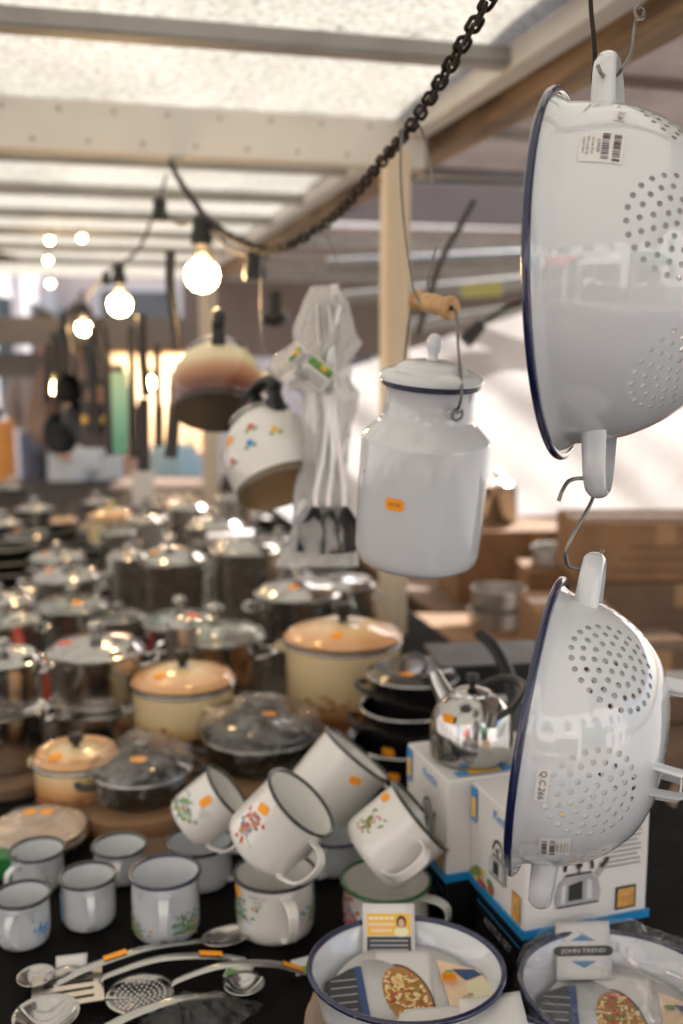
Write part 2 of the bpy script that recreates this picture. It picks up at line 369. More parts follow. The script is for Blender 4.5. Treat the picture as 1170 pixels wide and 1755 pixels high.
mb = MB(); mb.grid(lambda u, v: (-4 + (XE + 4) * u, -1.0 + 9.0 * v, .004 * math.sin(v * 60)), 60, 90); mb.build('roof_panel', ROOF, roof)
for yy in (y1 - 1.15, y1 - .58, y1, ym + .62, ym + 1.24, ym + 1.86, ym + 2.5, ym + 3.2, ym + 4.0):
    mb = MB(); mb.box(((XE - 4) / 2, yy, -.021), (XE + 4, .03, .03)); mb.box(((XE - 4) / 2, yy + .01, -.039), (XE + 4, .046, .005)); mb.build('purlin', FRMG, roof, bevel=.002)
mb = MB(); mb.box(((XE - 4) / 2, ym + .03, -.066), (XE + 4 + .1, .05, .118)); mb.build('main_beam', FRMW, roof, bevel=.004)
mb = MB(); r6 = random.Random(5)
for yy in (y1 - 1.15, y1 - .58, y1, ym, ym + .62, ym + 1.24, ym + 1.86):
    for i in range(170):
        x, y, s_, a = -2.6 + 3.4 * r6.random(), yy + .03 + r6.gauss(0, .018), r6.uniform(.004, .014), r6.uniform(0, 6)
        mb.add([(x + s_ * math.cos(a), y + s_ * math.sin(a), .008), (x + s_ * .5 * math.cos(a + 1.6), y + s_ * .5 * math.sin(a + 1.6), .012), (x - s_ * math.cos(a), y - s_ * math.sin(a), .009), (x - s_ * .5 * math.cos(a + 1.6), y - s_ * .5 * math.sin(a + 1.6), .012)], [(0, 1, 2, 3)])
o = mb.build('leaf_litter', mat('dead_leaves', (.12, .08, .04), .9), roof); o['kind'] = 'stuff'
mb = MB()
for i in range(30):
    for zz, of in ((-.03, 0), (-.1, .06)):
        mb.sph((XE - .1 - i * .125 - of, ym + .004, zz), .0055, n=10, sc=(1, .5, 1))
o = mb.build('screw', FRMG, roof); 
mb = MB(); mb.box((XE + .025, 3.5, -.025), (.05, 9, .05)); mb.build('edge_frame', FRMW, roof, bevel=.004)
rb = MB(); rb.box((XE + .125, 3.2, CAMZ + .565), (.075, 8.6, .075))
rb.box((XE + .075, 3.2, CAMZ + .598), (.02, 8.6, .02))
tag(rb.build('rafter_beam', TIM, bevel=.004), 'brown weathered timber beam running along the right edge of the roof', 'beam')
pt = D(668, 2.66, 0); pp = MB(); pp.box((0, 0, (RZ - .13) / 2), (.062, .045, RZ - .13))
po = pp.build('support_post', POSTM, bevel=.004); po.location = (pt.x, pt.y, 0); tag(po, 'pale pine post standing upright behind the hanging milk can', 'post')
pp = MB(); pp.box((0, 0, .98), (.07, .05, 1.95)); pb = pp.build('support_post', POSTM, bevel=.004); q = D(368, 4.7, 0); pb.location = (q.x, q.y, 0)
tag(pb, 'far white post behind the two hanging kettles, nearer the street end', 'post')
ff = MB(); a = P(-300, 0, 6.2); yy = a.y + .9
ff.box((-1.9, 5.75, (Z(592, 5.6) + Z(545, 5.6)) / 2), (5.4, .06, Z(545, 5.6) - Z(592, 5.6)))
tag(ff.build('fascia_beam', mat('dark_fascia', (.2, .17, .15), .7), bevel=.004), 'dark grey-brown beam across the far end of the roof', 'beam')
fb = MB(); fb.box((-2.3, 5.95, (Z(645, 5.8) + Z(604, 5.8)) / 2), (4.9, .05, Z(604, 5.8) - Z(645, 5.8)))
tag(fb.build('awning_rail', mat('grey_awning_rail', (.2, .18, .17), .7), bevel=.004), 'grey rail hanging just below the dark end beam of the roof', 'rail')
# ---- the table
CLOTH = mat('black_table_cloth', (.0065, .0055, .005), .85, spec=.12, var=.35, vs=5, bump=.35, bs=9, rv=.1)
YF = 5.9
def cl(u, v):
    return (-2.6 + (XE + .02 + 2.6) * u, .25 + (YF - .25) * v, TZ + .002 * noise.noise(Vector((u * 14, v * 25, 0))) - .0025)
tt = MB(); tt.grid(cl, 50, 70)
for (ax, ay, bx, by) in ((-2.6, .25, XE + .02, .25), (XE + .02, .25, XE + .02, YF), (XE + .02, YF, -2.6, YF), (-2.6, YF, -2.6, .25)):
    L_ = math.hypot(bx - ax, by - ay); nx, ny = (by - ay) / L_, -(bx - ax) / L_
    tt.grid(lambda u, v: (ax + (bx - ax) * u + nx * .012 * math.sin(u * L_ * 26) * v, ay + (by - ay) * u + ny * .012 * math.sin(u * L_ * 26) * v, TZ - .0025 - .62 * v), 80, 6)
tbl = thing('stall_table', 'long trestle table under a black cloth, covered with enamelware and pots', 'table', (0, 0, 0))
tt.build('table_cloth', CLOTH, tbl)
mb = MB()
for x in (-2.4, XE - .15):
    for y in (.5, 2.3, 4.1, 5.6): mb = MB(); mb.tube([(x, y, 0), (x, y, TZ - .03)], .02, 8); mb.build('leg', FRMG, tbl)
mb = MB(); mb.box((-.95, 3.75, TZ - .001 + .002), (3.3, 4.1, .003)); o = mb.build('cardboard_underlay', mat('brown_board', (.02, .013, .008), .6, var=.3, vs=3, bump=.2, bs=30)); tag(o, 'brown board laid over the black cloth under the steel pots', 'board')
# ---- neighbouring canopy on the right
CANM = translucent('brown_canopy_fabric', (.2, .16, .135), (.28, .23, .2), 3, .2, .03)
cz = CAMZ + .78
can2 = thing('neighbour_canopy', 'dull pinkish-brown canopy with metal bars, beyond the timber beam at upper right', 'canopy', (0, 0, 0))
mb = MB(); mb.grid(lambda u, v: (XE + .02 + 3.8 * u, -.6 + 4.3 * v, cz - .13 * v - .02 * abs(math.sin(v * 22)) - .04 * u), 20, 80); mb.build('canopy_fabric', CANM, can2)
for i, yy in enumerate((1.1, 1.75, 2.35, 2.9, 3.4)):
    mb = MB(); mb.tube([(XE + .18, yy, cz - .13 * yy / 5.2 - .05), (XE + 3.8, yy, cz - .13 * yy / 5.2 - .09)], .018 + .006 * (i % 2), 10); mb.build('crossbar', FRMG if i % 2 else mat('brown_bar', (.2, .15, .13), .5), can2)
a, b = P(680, 300, 3.05), P(1120, 318, 2.9); mb = MB(); mb.tube([a, b], .024, 14); mb.build('pipe', mat('blue_grey_pipe', (.35, .4, .45), .2, .8), can2)
for (x0, y0_, x1, y1_, d0, d1) in ((560, 455, 900, 440, 4.2, 4.2), (560, 515, 960, 478, 4.3, 4.3), (700, 560, 980, 520, 4.4, 4.2)):
    mb = MB(); mb.tube([P(x0, y0_, d0), P(x1, y1_, d1)], .03, 10); mb.build('crossbar', FRMG, can2)
can3 = thing('far_canopy', 'brown canopy of the next stall along, behind the post and the hanging forks', 'canopy', (0, 0, 0))
mb = MB(); mb.grid(lambda u, v: (XE + .1 + 4.6 * u, 5.7 + 3.4 * v, CAMZ + .72 - .02 * abs(math.sin(v * 16))), 12, 40); mb.build('canopy_fabric', CANM, can3)
mb = MB(); mb.box((XE + 2.4, 9.1, CAMZ + .35), (4.6, .03, .7)); VAL = mat('brown_valance', (.2, .16, .14), .8, bump=.3, bs=5); mb.build('valance', VAL, can3); mb = MB(); mb.box((XE + 2.45, 5.68, CAMZ + 1.0), (4.7, .02, .5)); mb.build('gable_panel', VAL, can3)
for yy in (5.8, 6.5, 7.2, 7.9, 8.6): mb = MB(); mb.tube([(XE + .1, yy, CAMZ + .66), (XE + 4.7, yy, CAMZ + .64)], .024, 8); mb.build('crossbar', FRMG, can3)
# ---- white side tarpaulin
TARP = translucent('white_tarpaulin', (.55, .52, .5), (.65, .62, .6), 2.5, .5, .05)
c00, c10, c01, c11 = P(520, 1010, 4.4), P(1330, 1000, 3.7), P(520, 655, 4.4), P(1330, 400, 3.7)
def tf(u, v):
    p = (c00 * (1 - u) + c10 * u) * (1 - v) + (c01 * (1 - u) + c11 * u) * v
    return p + Vector((0, 1, 0)) * (.018 * math.sin(u * 19 + v * 13) + .012 * math.sin(u * 41 + v * 24 + 1) + .012 * noise.noise(Vector((u * 5, v * 5, 2)))) 
mb = MB(); mb.grid(tf, 60, 40); tag(mb.build('side_tarpaulin', TARP), 'big white tarpaulin hanging as a side wall behind the cardboard boxes', 'tarpaulin')
# dark things hanging from the neighbour's canopy
def hanging_tool(name, pts, r, label, cat, m=PLA, extra=None):
    c = Vector(pts[0]); t = thing(name, label, cat, c)
    mb = MB(); mb.tube([Vector(p) - c for p in spline(pts, 5)], r, 10, flat=.6); mb.build('handle', m, t)
    if extra: mb = MB(); extra(mb, c); mb.build('head', m, t)
    return t
hanging_tool('black_strap', [P(812, 345, 2.4), P(790, 385, 2.4), P(757, 445, 2.4), P(735, 510, 2.4), P(715, 575, 2.4)], .012, 'long slanting black strap behind the wooden grip of the milk can', 'strap')
hanging_tool('hanging_lamp_arm', [P(905, 515, 2.2), P(868, 527, 2.2), P(835, 548, 2.2), P(812, 565, 2.2)], .009, 'black curved arm with a blunt end to the right of the milk can lid', 'lamp arm',
             extra=lambda mb, c: mb.tube([P(825, 556, 2.2) - c, P(796, 586, 2.2) - c], [.014, .018], 12))
hanging_tool('hanging_plug', [P(470, 500, 3.1), P(470, 520, 3.1), P(470, 536, 3.1)], .02, 'black plug dangling above the bagged forks, left of the white post', 'plug',
             extra=lambda mb, c: mb.sph(P(470, 545, 3.1) - c, .045, sc=(1, 1, .6)))
mb = MB(); q = P(825, 497, 4.1); mb.box((0, 0, 0), (.16, .02, .055)); o = mb.build('yellow_price_board', mat('pale_yellow_board', (.62, .6, .2), .5), bevel=.003); o.location = q; o.rotation_euler = (0, R(-4), R(-14)); tag(o, 'small yellow board under the brown canopy above the tarpaulin', 'board')
# ---- back table with boxes
BZ = .74
bt = thing('back_table', 'dark low table behind, piled with cardboard boxes in front of the white tarpaulin', 'table', (0, 0, 0))
mb = MB(); mb.box((2.15, 2.75, BZ - .015), (2.3, 2.3, .03)); mb.build('tabletop', CARDD, bt, bevel=.004)
for x in (1.1, 3.2):
    for y in (1.7, 3.8): mb = MB(); mb.tube([(x, y, 0), (x, y, BZ - .03)], .022, 8); mb.build('leg', BLKR, bt)
mb = MB(); mb.box((2.15, 3.9, .35), (2.3, .02, .7)); mb.build('skirt', mat('dark_brown_skirt', (.035, .025, .02), .9), bt)
mb = MB(); mb.box((1.01, 2.75, .37), (.015, 2.3, .68)); mb.build('skirt', mat('dark_skirt', (.03, .024, .02), .9), bt)
mb = MB(); mb.box((2.15, 1.59, .37), (2.3, .015, .68)); mb.build('skirt', mat('black_skirt', (.02, .016, .014), .9), bt)
def carton(px, d, z, w_, dp, h, rot, label, m=CARD, flap=False, lab=False, group='cardboard boxes on the back table'):
    c = D(px, d, z); t = thing('cardboard_box', label, 'cardboard box', c, R(rot), group)
    mb = MB(); mb.box((0, 0, h / 2), (w_, dp, h)); mb.build('carton', m, t, bevel=.004)
    mb = MB(); m_rect(mb, planemap((0, 0, h + .0012), (1, 0, 0), (0, 1, 0)), 0, 0, w_ * .99, .05); m_rect(mb, planemap((0, -dp / 2 - .0012, h - .03), (1, 0, 0), (0, 0, 1)), 0, 0, .05, .058); mb.build('packing_tape', mat('brown_tape', (.36, .21, .1), .25), t)
    if lab:
        mb = MB(); f_ = planemap((w_ * .18, -dp / 2 - .0015, h * .55), (1, 0, 0), (0, 0, 1)); m_rect(mb, f_, 0, 0, .055, .05)
        f2 = planemap((w_ * .18, -dp / 2 - .0022, h * .55), (1, 0, 0), (0, 0, 1))
        for i in range(4): m_rect(mb, f2, 0, .015 - i * .01, .04, .0025, 1)
        mb.build('shipping_label', [PAP, GINK], t)
    else:
        mb = MB(); f_ = planemap((0, -dp / 2 - .0015, h * .6), (1, 0, 0), (0, 0, 1))
        for i in range(3): m_rect(mb, f_, -.02 * i, -.03 * i, w_ * .42, .006)
        mb.build('printed_text', mat('brown_ink', (.14, .08, .05), .7), t)
    return t
carton(1098, 2.15, BZ, .17, .16, .155, -8, 'small brown carton with a white shipping label, nearest in front of the pile', CARDD, lab=True)
carton(965, 2.3, BZ + .0, .17, .2, .2, -12, 'open orange-brown carton left of the one with the white label', CARD)
carton(1120, 2.75, BZ + .0, .42, .3, .17, -5, 'wide carton under the top one at the right edge', CARDD)
carton(1110, 2.72, BZ + .171, .44, .25, .15, -14, 'largest brown carton on top of the pile at the right edge', CARD)
carton(900, 3.25, BZ, .5, .3, .22, -10, 'far wide carton carrying the steel cake pans', CARD)
carton(790, 2.75, BZ, .36, .3, .02, -14, 'flattened cardboard sheet lying on the back table behind the post', CARD)
# ================================================================== chain
cp = [P(862, -40, .93), P(835, 5, .95), P(790, 80, 1.02), P(745, 155, 1.1), P(700, 222, 1.2), P(655, 275, 1.32), P(600, 342, 1.46), P(555, 385, 1.6), P(500, 418, 1.68),
      P(455, 428, 1.8), P(405, 410, 1.92), P(360, 380, 2.05), P(330, 343, 2.22), P(303, 302, 2.42), P(292, 277, 2.56)]
path = spline(cp, 16); sg = [0]
for a, b in zip(path, path[1:]): sg.append(sg[-1] + (b - a).length)
def on_chain(s_):
    for k in range(len(path) - 1):
        if sg[k + 1] >= s_: return path[k].lerp(path[k + 1], (s_ - sg[k]) / (sg[k + 1] - sg[k]))
    return path[-1]
PT = .0175; ch = MB(); i = 0; s_ = 0
while s_ + PT < sg[-1]:
    a, b = on_chain(s_), on_chain(s_ + PT); c = (a + b) / 2; t = (b - a).normalized()
    u = t.cross(CB).normalized(); v = t.cross(u)
    ang = R(45 + 90 * (i % 2) + rnd.uniform(-14, 14)); q = u * math.cos(ang) + v * math.sin(ang)
    hl, rr = .0062, .0062; pts = []
    for k in range(7): aa = -math.pi / 2 + math.pi * k / 6; pts.append(c + t * (hl + rr * math.cos(aa)) + q * rr * math.sin(aa))
    for k in range(7): aa = math.pi / 2 + math.pi * k / 6; pts.append(c + t * (-hl + rr * math.cos(aa)) + q * rr * math.sin(aa))
    ch.tube(pts, .0024, 7, closed=True); s_ += PT; i += 1
tag(ch.build('iron_chain', CHN, sharp=80), 'rusty dark iron chain sagging across under the roof, carrying the hanging wares', 'chain')
# ================================================================== hooks and wires
def wire(name, pts, r, label, cat, m=STD, n=8, grp=None):
    c = Vector(pts[0]); o = MB(); o.tube([Vector(p) - c for p in spline(pts, n)], r, 8); q = o.build(name, m, sharp=80); q.location = c
    return tag(q, label, cat, grp)
wire('wire_hook', [P(1094, 34, .86), P(1088, 22, .86), P(1092, 12, .865), P(1102, 17, .87), P(1102, 30, .87), P(1090, 35, .865), P(1086, 60, .86), P(1082, 90, .855), P(1070, 112, .85), P(1060, 127, .845), P(1052, 133, .835), P(1040, 134, .82), P(1030, 126, .8), P(1024, 112, .8)], .0016, 'grey wire hook with a curled eye, holding the big colander by its top handle', 'hook', grp='wire hooks')
wire('steel_rod', [P(1011, -30, .83), P(1013, 20, .83), P(1018, 70, .83), P(1019, 110, .83), P(1016, 138, .835), P(1024, 156, .85), P(1036, 150, .86)], .0019, 'thin straight dark wire coming down from above beside the curled hook', 'wire', CHN)
wire('wire_hook', [P(957, 859, .80), P(963, 842, .80), P(974, 825, .81), P(990, 820, .83), P(1006, 822, .85), P(1018, 836, .855), P(1014, 858, .85), P(1000, 885, .845), P(980, 920, .84), P(970, 945, .84), P(973, 968, .845), P(990, 974, .85), P(1010, 972, .86), P(1022, 965, .865), P(1033, 942, .87)], .0017, 'S-shaped grey hook linking the big colander above to the small one below', 'hook', grp='wire hooks')
wire('wire_hook', [P(742, 320, 1.24), P(735, 270, 1.23), P(722, 222, 1.22), P(705, 208, 1.215), P(690, 225, 1.2), P(686, 285, 1.2), P(690, 360, 1.19), P(697, 430, 1.18), P(704, 478, 1.17), P(710, 500, 1.165), P(722, 522, 1.16), P(734, 520, 1.165), P(732, 490, 1.18), P(740, 450, 1.19), P(748, 424, 1.2)], .0015, 'long dark wire hook over the chain carrying the milk can by its wooden grip', 'hook', grp='wire hooks')
wire('wire_hook', [P(580, 492, 1.6), P(578, 455, 1.6), P(565, 415, 1.6), P(548, 396, 1.6), P(540, 415, 1.6), P(539, 455, 1.58), P(541, 492, 1.56), P(550, 503, 1.56)], .0014, 'thin bright wire hook over the chain holding the bagged forks', 'hook', grp='wire hooks')
wire('wire_hook', [P(462, 430, 1.9), P(456, 420, 1.9), P(448, 430, 1.9), P(447, 500, 1.75), P(448, 560, 1.6), P(450, 596, 1.56), P(458, 606, 1.55)], .0014, 'thin wire hook holding the flowered kettle', 'hook', grp='wire hooks')
wire('wire_hook', [P(345, 398, 2.1), P(352, 384, 2.15), P(360, 398, 2.1), P(360, 450, 2.0), P(361, 500, 1.8), P(361, 522, 1.76), P(366, 534, 1.755)], .0014, 'thin wire hook holding the cream kettle by its upright handle', 'hook', grp='wire hooks')
# ================================================================== colanders
def colander(name, label, centre, zax, xax, Rr, prof, clusters, grp, feet=0, hole=.0024, pitch=.0092, rings=4, dep=None):
    t = thing(name, label, 'colander', centre, axes(zax, xax), grp)
    # prof: (radius/R, depth/R) from the bottom centre to the lip
    pr = spline([(a * Rr, 0, -b * Rr) for a, b in prof], 10); pr[0] = Vector((0, 0, pr[0].z)); S_ = [0]
    for a, b in zip(pr, pr[1:]): S_.append(S_[-1] + (b - a).length)
    SM = S_[-1]
    def at(s_):
        s_ = max(0, min(SM, s_))
        for k in range(len(S_) - 1):
            if S_[k + 1] >= s_ - 1e-12:
                f = (s_ - S_[k]) / (S_[k + 1] - S_[k]); p = pr[k].lerp(pr[k + 1], f); return max(p.x, 0), p.z
    def tn(s_):
        (r0, z0), (r1, z1) = at(s_ - .003), at(s_ + .003); v = Vector((r1 - r0, z1 - z0)); v.normalize(); return v.y, -v.x   # outward normal in (r,z)
    pts2, edges, holes = [], [], []
    NT = 120; rows = []; k = 0; ss = .006
    while ss < SM - .003: rows.append(ss); ss += .0052
    rows.append(SM)
    allh = []
    for (cs, cth) in clusters:
        r0, z0 = at(cs)
        for ring in range(rings):
            cnt = 1 if ring == 0 else 6 * ring
            for i in range(cnt):
                a = 2 * math.pi * (i + .5 * (ring % 2)) / cnt + .2
                rr_ = pitch * ring; hs = cs + rr_ * math.cos(a)
                if hs < .004 and cs > 0: continue
                if cs == 0: hs, hth = rr_, a
                else: hth = cth + rr_ * math.sin(a) / max(at(hs)[0], .004)
                allh.append((hs, hth))
    for (hs, hth) in allh:
        poly = []; r_ = max(at(hs)[0], .0001)
        for i in range(12):
            a = 2 * math.pi * i / 12; ds, dt = hole * math.cos(a), hole * math.sin(a)
            if hs < 1e-6: x, y = ds, dt
            else: q = hs + ds; th = hth + dt / r_; x, y = q * math.cos(th), q * math.sin(th)
            poly.append(Vector((x, y)))
        holes.append(poly); o_ = len(pts2); pts2 += poly; edges += [(o_ + i, o_ + (i + 1) % 12) for i in range(12)]
    hc = [(Vector((s_ * math.cos(a), s_ * math.sin(a)))) for s_, a in allh]
    def inhole(p, k_=1.5):
        for c_, (s_, a_) in zip(hc, allh):
            d = p - c_
            if abs(d.x) < .012 and abs(d.y) < .012:
                if s_ < 1e-6: 
                    if d.length < hole * k_: return True
                else:
                    q = p.length; th = math.atan2(p.y, p.x) - a_; th = (th + math.pi) % (2 * math.pi) - math.pi
                    if math.hypot(q - s_, th * at(s_)[0]) < hole * k_: return True
        return False
    for q in rows:
        nn = max(12, int(NT * min(1, q / (SM * .4)))) if q < SM else NT
        for i in range(nn):
            p = Vector((q * math.cos(2 * math.pi * i / nn), q * math.sin(2 * math.pi * i / nn)))
            if q == SM or not inhole(p, 1.45): pts2.append(p)
    nb = len(pts2) - NT; edges += [(nb + i, nb + (i + 1) % NT) for i in range(NT)]
    vo, eo, fo, *_ = delaunay_2d_cdt([tuple(p) for p in pts2], edges, [], 1, 1e-7) if False else delaunay_2d_cdt(pts2, edges, [], 1, 1e-7)
    F = []
    for f in fo:
        c_ = (vo[f[0]] + vo[f[1]] + vo[f[2]]) / 3
        if not inhole(c_, .93): F.append(tuple(f))
    th_ = .0011; vs = []; ns = []
    for p in vo:
        s_ = p.length; a = math.atan2(p.y, p.x); r_, z_ = at(s_); nr, nz = tn(s_)
        if s_ < .002: nr, nz = 0, -1
        n3 = Vector((nr * math.cos(a), nr * math.sin(a), nz)).normalized(); v3 = Vector((r_ * math.cos(a), r_ * math.sin(a), z_))
        vs.append(v3); ns.append(n3)
    nv = len(vs); V = vs + [v - n * th_ for v, n in zip(vs, ns)]
    # orient
    f0 = F[len(F) // 2]; nn_ = (vs[f0[1]] - vs[f0[0]]).cross(vs[f0[2]] - vs[f0[0]])
    if nn_.dot(ns[f0[0]]) < 0: F = [f[::-1] for f in F]
    ec = {}
    for f in F:
        for a, b in zip(f, f[1:] + f[:1]): ec[(a, b)] = 1
    W = [(a, b) for (a, b) in ec if (b, a) not in ec]
    faces = F + [tuple(i + nv for i in f[::-1]) for f in F] + [(b, a, a + nv, b + nv) for a, b in W]
    me = bpy.data.meshes.new('bowl'); me.from_pydata([tuple(v) for v in V], [], faces); me.materials.append(WH)
    me.materials.append(mat('bare_hole_edge', (.3, .29, .27), .4, var=.2))
    me.polygons.foreach_set('use_smooth', [True] * len(faces)); me.polygons.foreach_set('material_index', [0] * (2 * len(F)) + [1] * len(W)); me.update()
    ln = []
    for k_, f in enumerate(faces):
        if k_ < len(F): ln += [ns[i] for i in f]
        elif k_ < 2 * len(F): ln += [-ns[i - nv] for i in f]
        else:
            e = (V[f[1]] - V[f[0]]).cross(V[f[2]] - V[f[1]]).normalized(); ln += [e] * 4
    me.normals_split_custom_set([tuple(x) for x in ln])
    bo = bpy.data.objects.new('bowl', me); COL.objects.link(bo); bo.parent = t
    # rolled rim
    rl, zl = at(SM); mb = MB()
    b1 = [(rl + .0028 + .0034 * math.cos(a), zl + .0002 + .0034 * math.sin(a)) for a in [2 * math.pi * i / 10 for i in range(10)]]
    mb.lathe(b1, 128, 0, close=True); mb.build('rim', NAVY, t, sharp=80)
    # two strap handles
    for sgn in (1, -1):
        pts = []; hh, hw = Rr * .33, Rr * .2
        sA = SM * .82; rA, zA = at(sA)
        base = rA - .004
        ctrl = [(base - .004, -hw * 1.15), (base + hh * .3, -hw * 1.02), (base + hh * .68, -hw * .88), (base + hh * .93, -hw * .5), (base + hh, 0), (base + hh * .93, hw * .5), (base + hh * .68, hw * .88), (base + hh * .3, hw * 1.02), (base - .004, hw * 1.15)]
        pts = spline([(sgn * a, b, zA + .006) for a, b in ctrl], 6)
        K = len(pts); ws = [.020 - .003 * math.sin(math.pi * i / (K - 1)) for i in range(K)]
        mb = MB(); mb.band(pts, None, (0, 0, 1), ws, .0028, cup=.0035 * sgn); mb.build('handle', WH, t, sharp=60)
    if feet:
        for k_ in range(3):
            a = R(feet + 120 * k_); sB = SM * .3; rB, zB = at(sB); er = Vector((math.cos(a), math.sin(a), 0)); et = Vector((-math.sin(a), math.cos(a), 0))
            c_ = er * rB + Vector((0, 0, zB)); hw, hh = .010, .022
            ctrl = [c_ + et * -hw * 1.1 + Vector((0, 0, .003)), c_ + et * -hw + Vector((0, 0, -hh * .5)), c_ + et * -hw * .9 + Vector((0, 0, -hh * .93)), c_ + et * -hw * .5 + Vector((0, 0, -hh)), c_ + et * hw * .5 + Vector((0, 0, -hh)), c_ + et * hw * .9 + Vector((0, 0, -hh * .93)), c_ + et * hw + Vector((0, 0, -hh * .5)), c_ + et * hw * 1.1 + Vector((0, 0, .003))]
            mb = MB(); mb.band(spline(ctrl, 5), None, er, .012, .0018, cup=.0008); mb.build('foot', WH, t, sharp=60)
    def smap(s0, th0, eps=.0005):        # x runs around, y runs towards the rim
        def fn(a, b):
            s_ = s0 + b; r_, z_ = at(s_); nr, nz = tn(s_); th = th0 + a / r_
            return ((r_ + nr * eps) * math.cos(th), (r_ + nr * eps) * math.sin(th), z_ + nz * eps)
        return fn
    return t, smap, SM, at
def barcode_label(mb, fn, w_, h_, f2):
    """paper 0, ink 1; x along the width"""
    m_rect(mb, fn, 0, 0, w_, h_, 0, 8)
    r2 = random.Random(3); x = -w_ * .42
    for row in (0, 1):
        x = -w_ * .42
        while x < w_ * .42:
            b = r2.choice((.0005, .0009, .0013)); m_rect(mb, f2, x, h_ * (.34 if row == 0 else .08), b, h_ * .17, 1, 2); x += b + r2.choice((.0006, .001, .0014))
    m_text(mb, f2, '8 599309', 0, -h_ * .08, h_ * .11, 1)
    m_text(mb, f2, 'sito smalt 28 cm', 0, -h_ * .2, h_ * .085, 1)
    m_text(mb, f2, 'made in czech rep.', 0, -h_ * .31, h_ * .085, 1)
    m_text(mb, f2, 'enamel 1129 C', 0, -h_ * .41, h_ * .085, 1)
PROF_A = [(0, 1.0), (.22, .99), (.42, .93), (.62, .80), (.78, .62), (.88, .43), (.925, .27), (.945, .13), (.95, .075), (.965, .045), (.99, .012), (1, 0)]
cA, mA, SA, atA = colander('enamel_colander', 'large white enamel colander with a navy rim, hanging highest at the right edge', P(966, 478, .85), cdir(-.925, .025, -.38), cdir(.025, 1, 0), .1445, PROF_A,
    [(.122, R(60 * k + 35)) for k in range(6)] + [(0, 0)], 'white enamel colanders', hole=.0023, pitch=.0094, rings=5)
mb = MB(); th = R(-90 + 33)
lab = lambda e: (lambda a, b, g_=mA(SA * .70, th, e): g_(-b, a))
mb = MB(); g1 = mA(SA * .79, R(-90 + 30), .0006); g2 = mA(SA * .79, R(-90 + 30), .001)
barcode_label(mb, g1, .031, .031, lambda a, b: g2(-a, -b))
mb.build('barcode_sticker', [PAP, INK], cA)
mb = MB(); g1 = mA(SA * .75, R(-90 + 48), .0006); g2 = mA(SA * .75, R(-90 + 48), .001); m_rect(mb, g1, 0, 0, .017, .0085, 0); m_text(mb, lambda a, b: g2(-a, -b), '11.34', 0, 0, .0065, 1); mb.build('number_sticker', [PAP, INK], cA)
PROF_B = [(0, .86), (.2, .855), (.4, .82), (.6, .73), (.77, .57), (.875, .39), (.92, .25), (.94, .13), (.947, .075), (.965, .045), (.99, .012), (1, 0)]
cB, mB, SB, atB = colander('enamel_colander', 'smaller white enamel colander with a navy rim and strap feet, hanging below the big one', P(925, 1240, .85), cdir(-.93, .15, -.31), cdir(.15, 1, 0), .118, PROF_B,
    [(.116, R(60 * k + 14)) for k in range(6)] + [(0, 0)], 'white enamel colanders', feet=14, hole=.0024, pitch=.0088, rings=5)
mb = MB(); g1 = mB(SB * .80, R(-90 - 44), .0006); g2 = mB(SB * .80, R(-90 - 44), .001); barcode_label(mb, g1, .024, .023, g2); mb.build('barcode_sticker', [PAP, INK], cB)
mb = MB(); g1 = mB(SB * .88, R(-90 - 13), .0006); g2 = mB(SB * .88, R(-90 - 13), .001); m_rect(mb, g1, 0, 0, .026, .0095, 0, 8); m_text(mb, lambda a, b: g2(-a, -b), 'Q.C.266', 0, 0, .0066, 1); mb.build('number_sticker', [PAP, INK], cB)
# ================================================================== milk can
ax = cdir(.06, .95, .29); cc = P(712, 962, 1.15) ; xa = cdir(.45, 0, .9)
k = thing('milk_can', 'white enamel milk can with wooden grip and orange price sticker, hanging from the chain', 'milk can', cc, axes(ax, xa))
mb = MB(); prof = [(0, .002), (.05, .001), (.062, .003), (.067, .008), (.0692, .018), (.0705, .06), (.0705, .140), (.0702, .1425), (.0685, .1452), (.063, .1505), (.0545, .1590), (.0505, .1635), (.0488, .170), (.0482, .180), (.0482, .197), (.0500, .201), (.0480, .201), (.0465, .19), (.0465, .175), (.05, .165), (.067, .139), (.068, .06), (.06, .006), (0, .005)]
mb.lathe(prof, 96); mb.build('body', WH, k, sharp=70)
mb = MB(); mb.lathe([(.0515 + .0024 * math.cos(a), .2018 + .0024 * math.sin(a)) for a in [2 * math.pi * i / 8 for i in range(8)]], 96, close=True); mb.lathe([(.0480, .2), (.0525, .2005), (.0545, .203), (.0535, .2048), (.048, .2045)], 96, close=True); mb.build('rim', NAVY, k, sharp=80)
lid = MB(); lid.lathe([(0, .2265), (.012, .2262), (.03, .2245), (.036, .2215), (.0385, .2175), (.041, .2165), (.048, .2155), (.0535, .2130), (.0565, .209), (.0566, .2062), (.054, .2055), (0, .206)][::-1], 96)
lo = lid.build('lid', WH, k, sharp=70)
kn = MB(); kn.lathe([(0, .2262), (.0085, .227), (.0065, .230), (.0062, .234), (.0085, .239), (.0092, .245), (.0078, .251), (.0045, .2545), (0, .2555)][::1], 28, sx=1, sy=.85); kn.build('knob', WH, lo)
for sgn in (1, -1):
    e = MB(); zz = .183
    e.tube([(sgn * .0475, -.007, zz - .004), (sgn * .052, -.004, zz), (sgn * .053, 0, zz + .004), (sgn * .052, .004, zz), (sgn * .0475, .007, zz - .004)], .0016, 8); e.build('ear', WH, k)
LR = axes(ax, xa).inverted(); up = LR @ Vector((0, 0, 1)); 
gc = LR @ (P(742, 521, 1.155) - cc); hd = (LR @ cdir(.46, -.3, .84)).normalized()
A_, B_ = gc + hd * .04, gc - hd * .04
bail = MB()
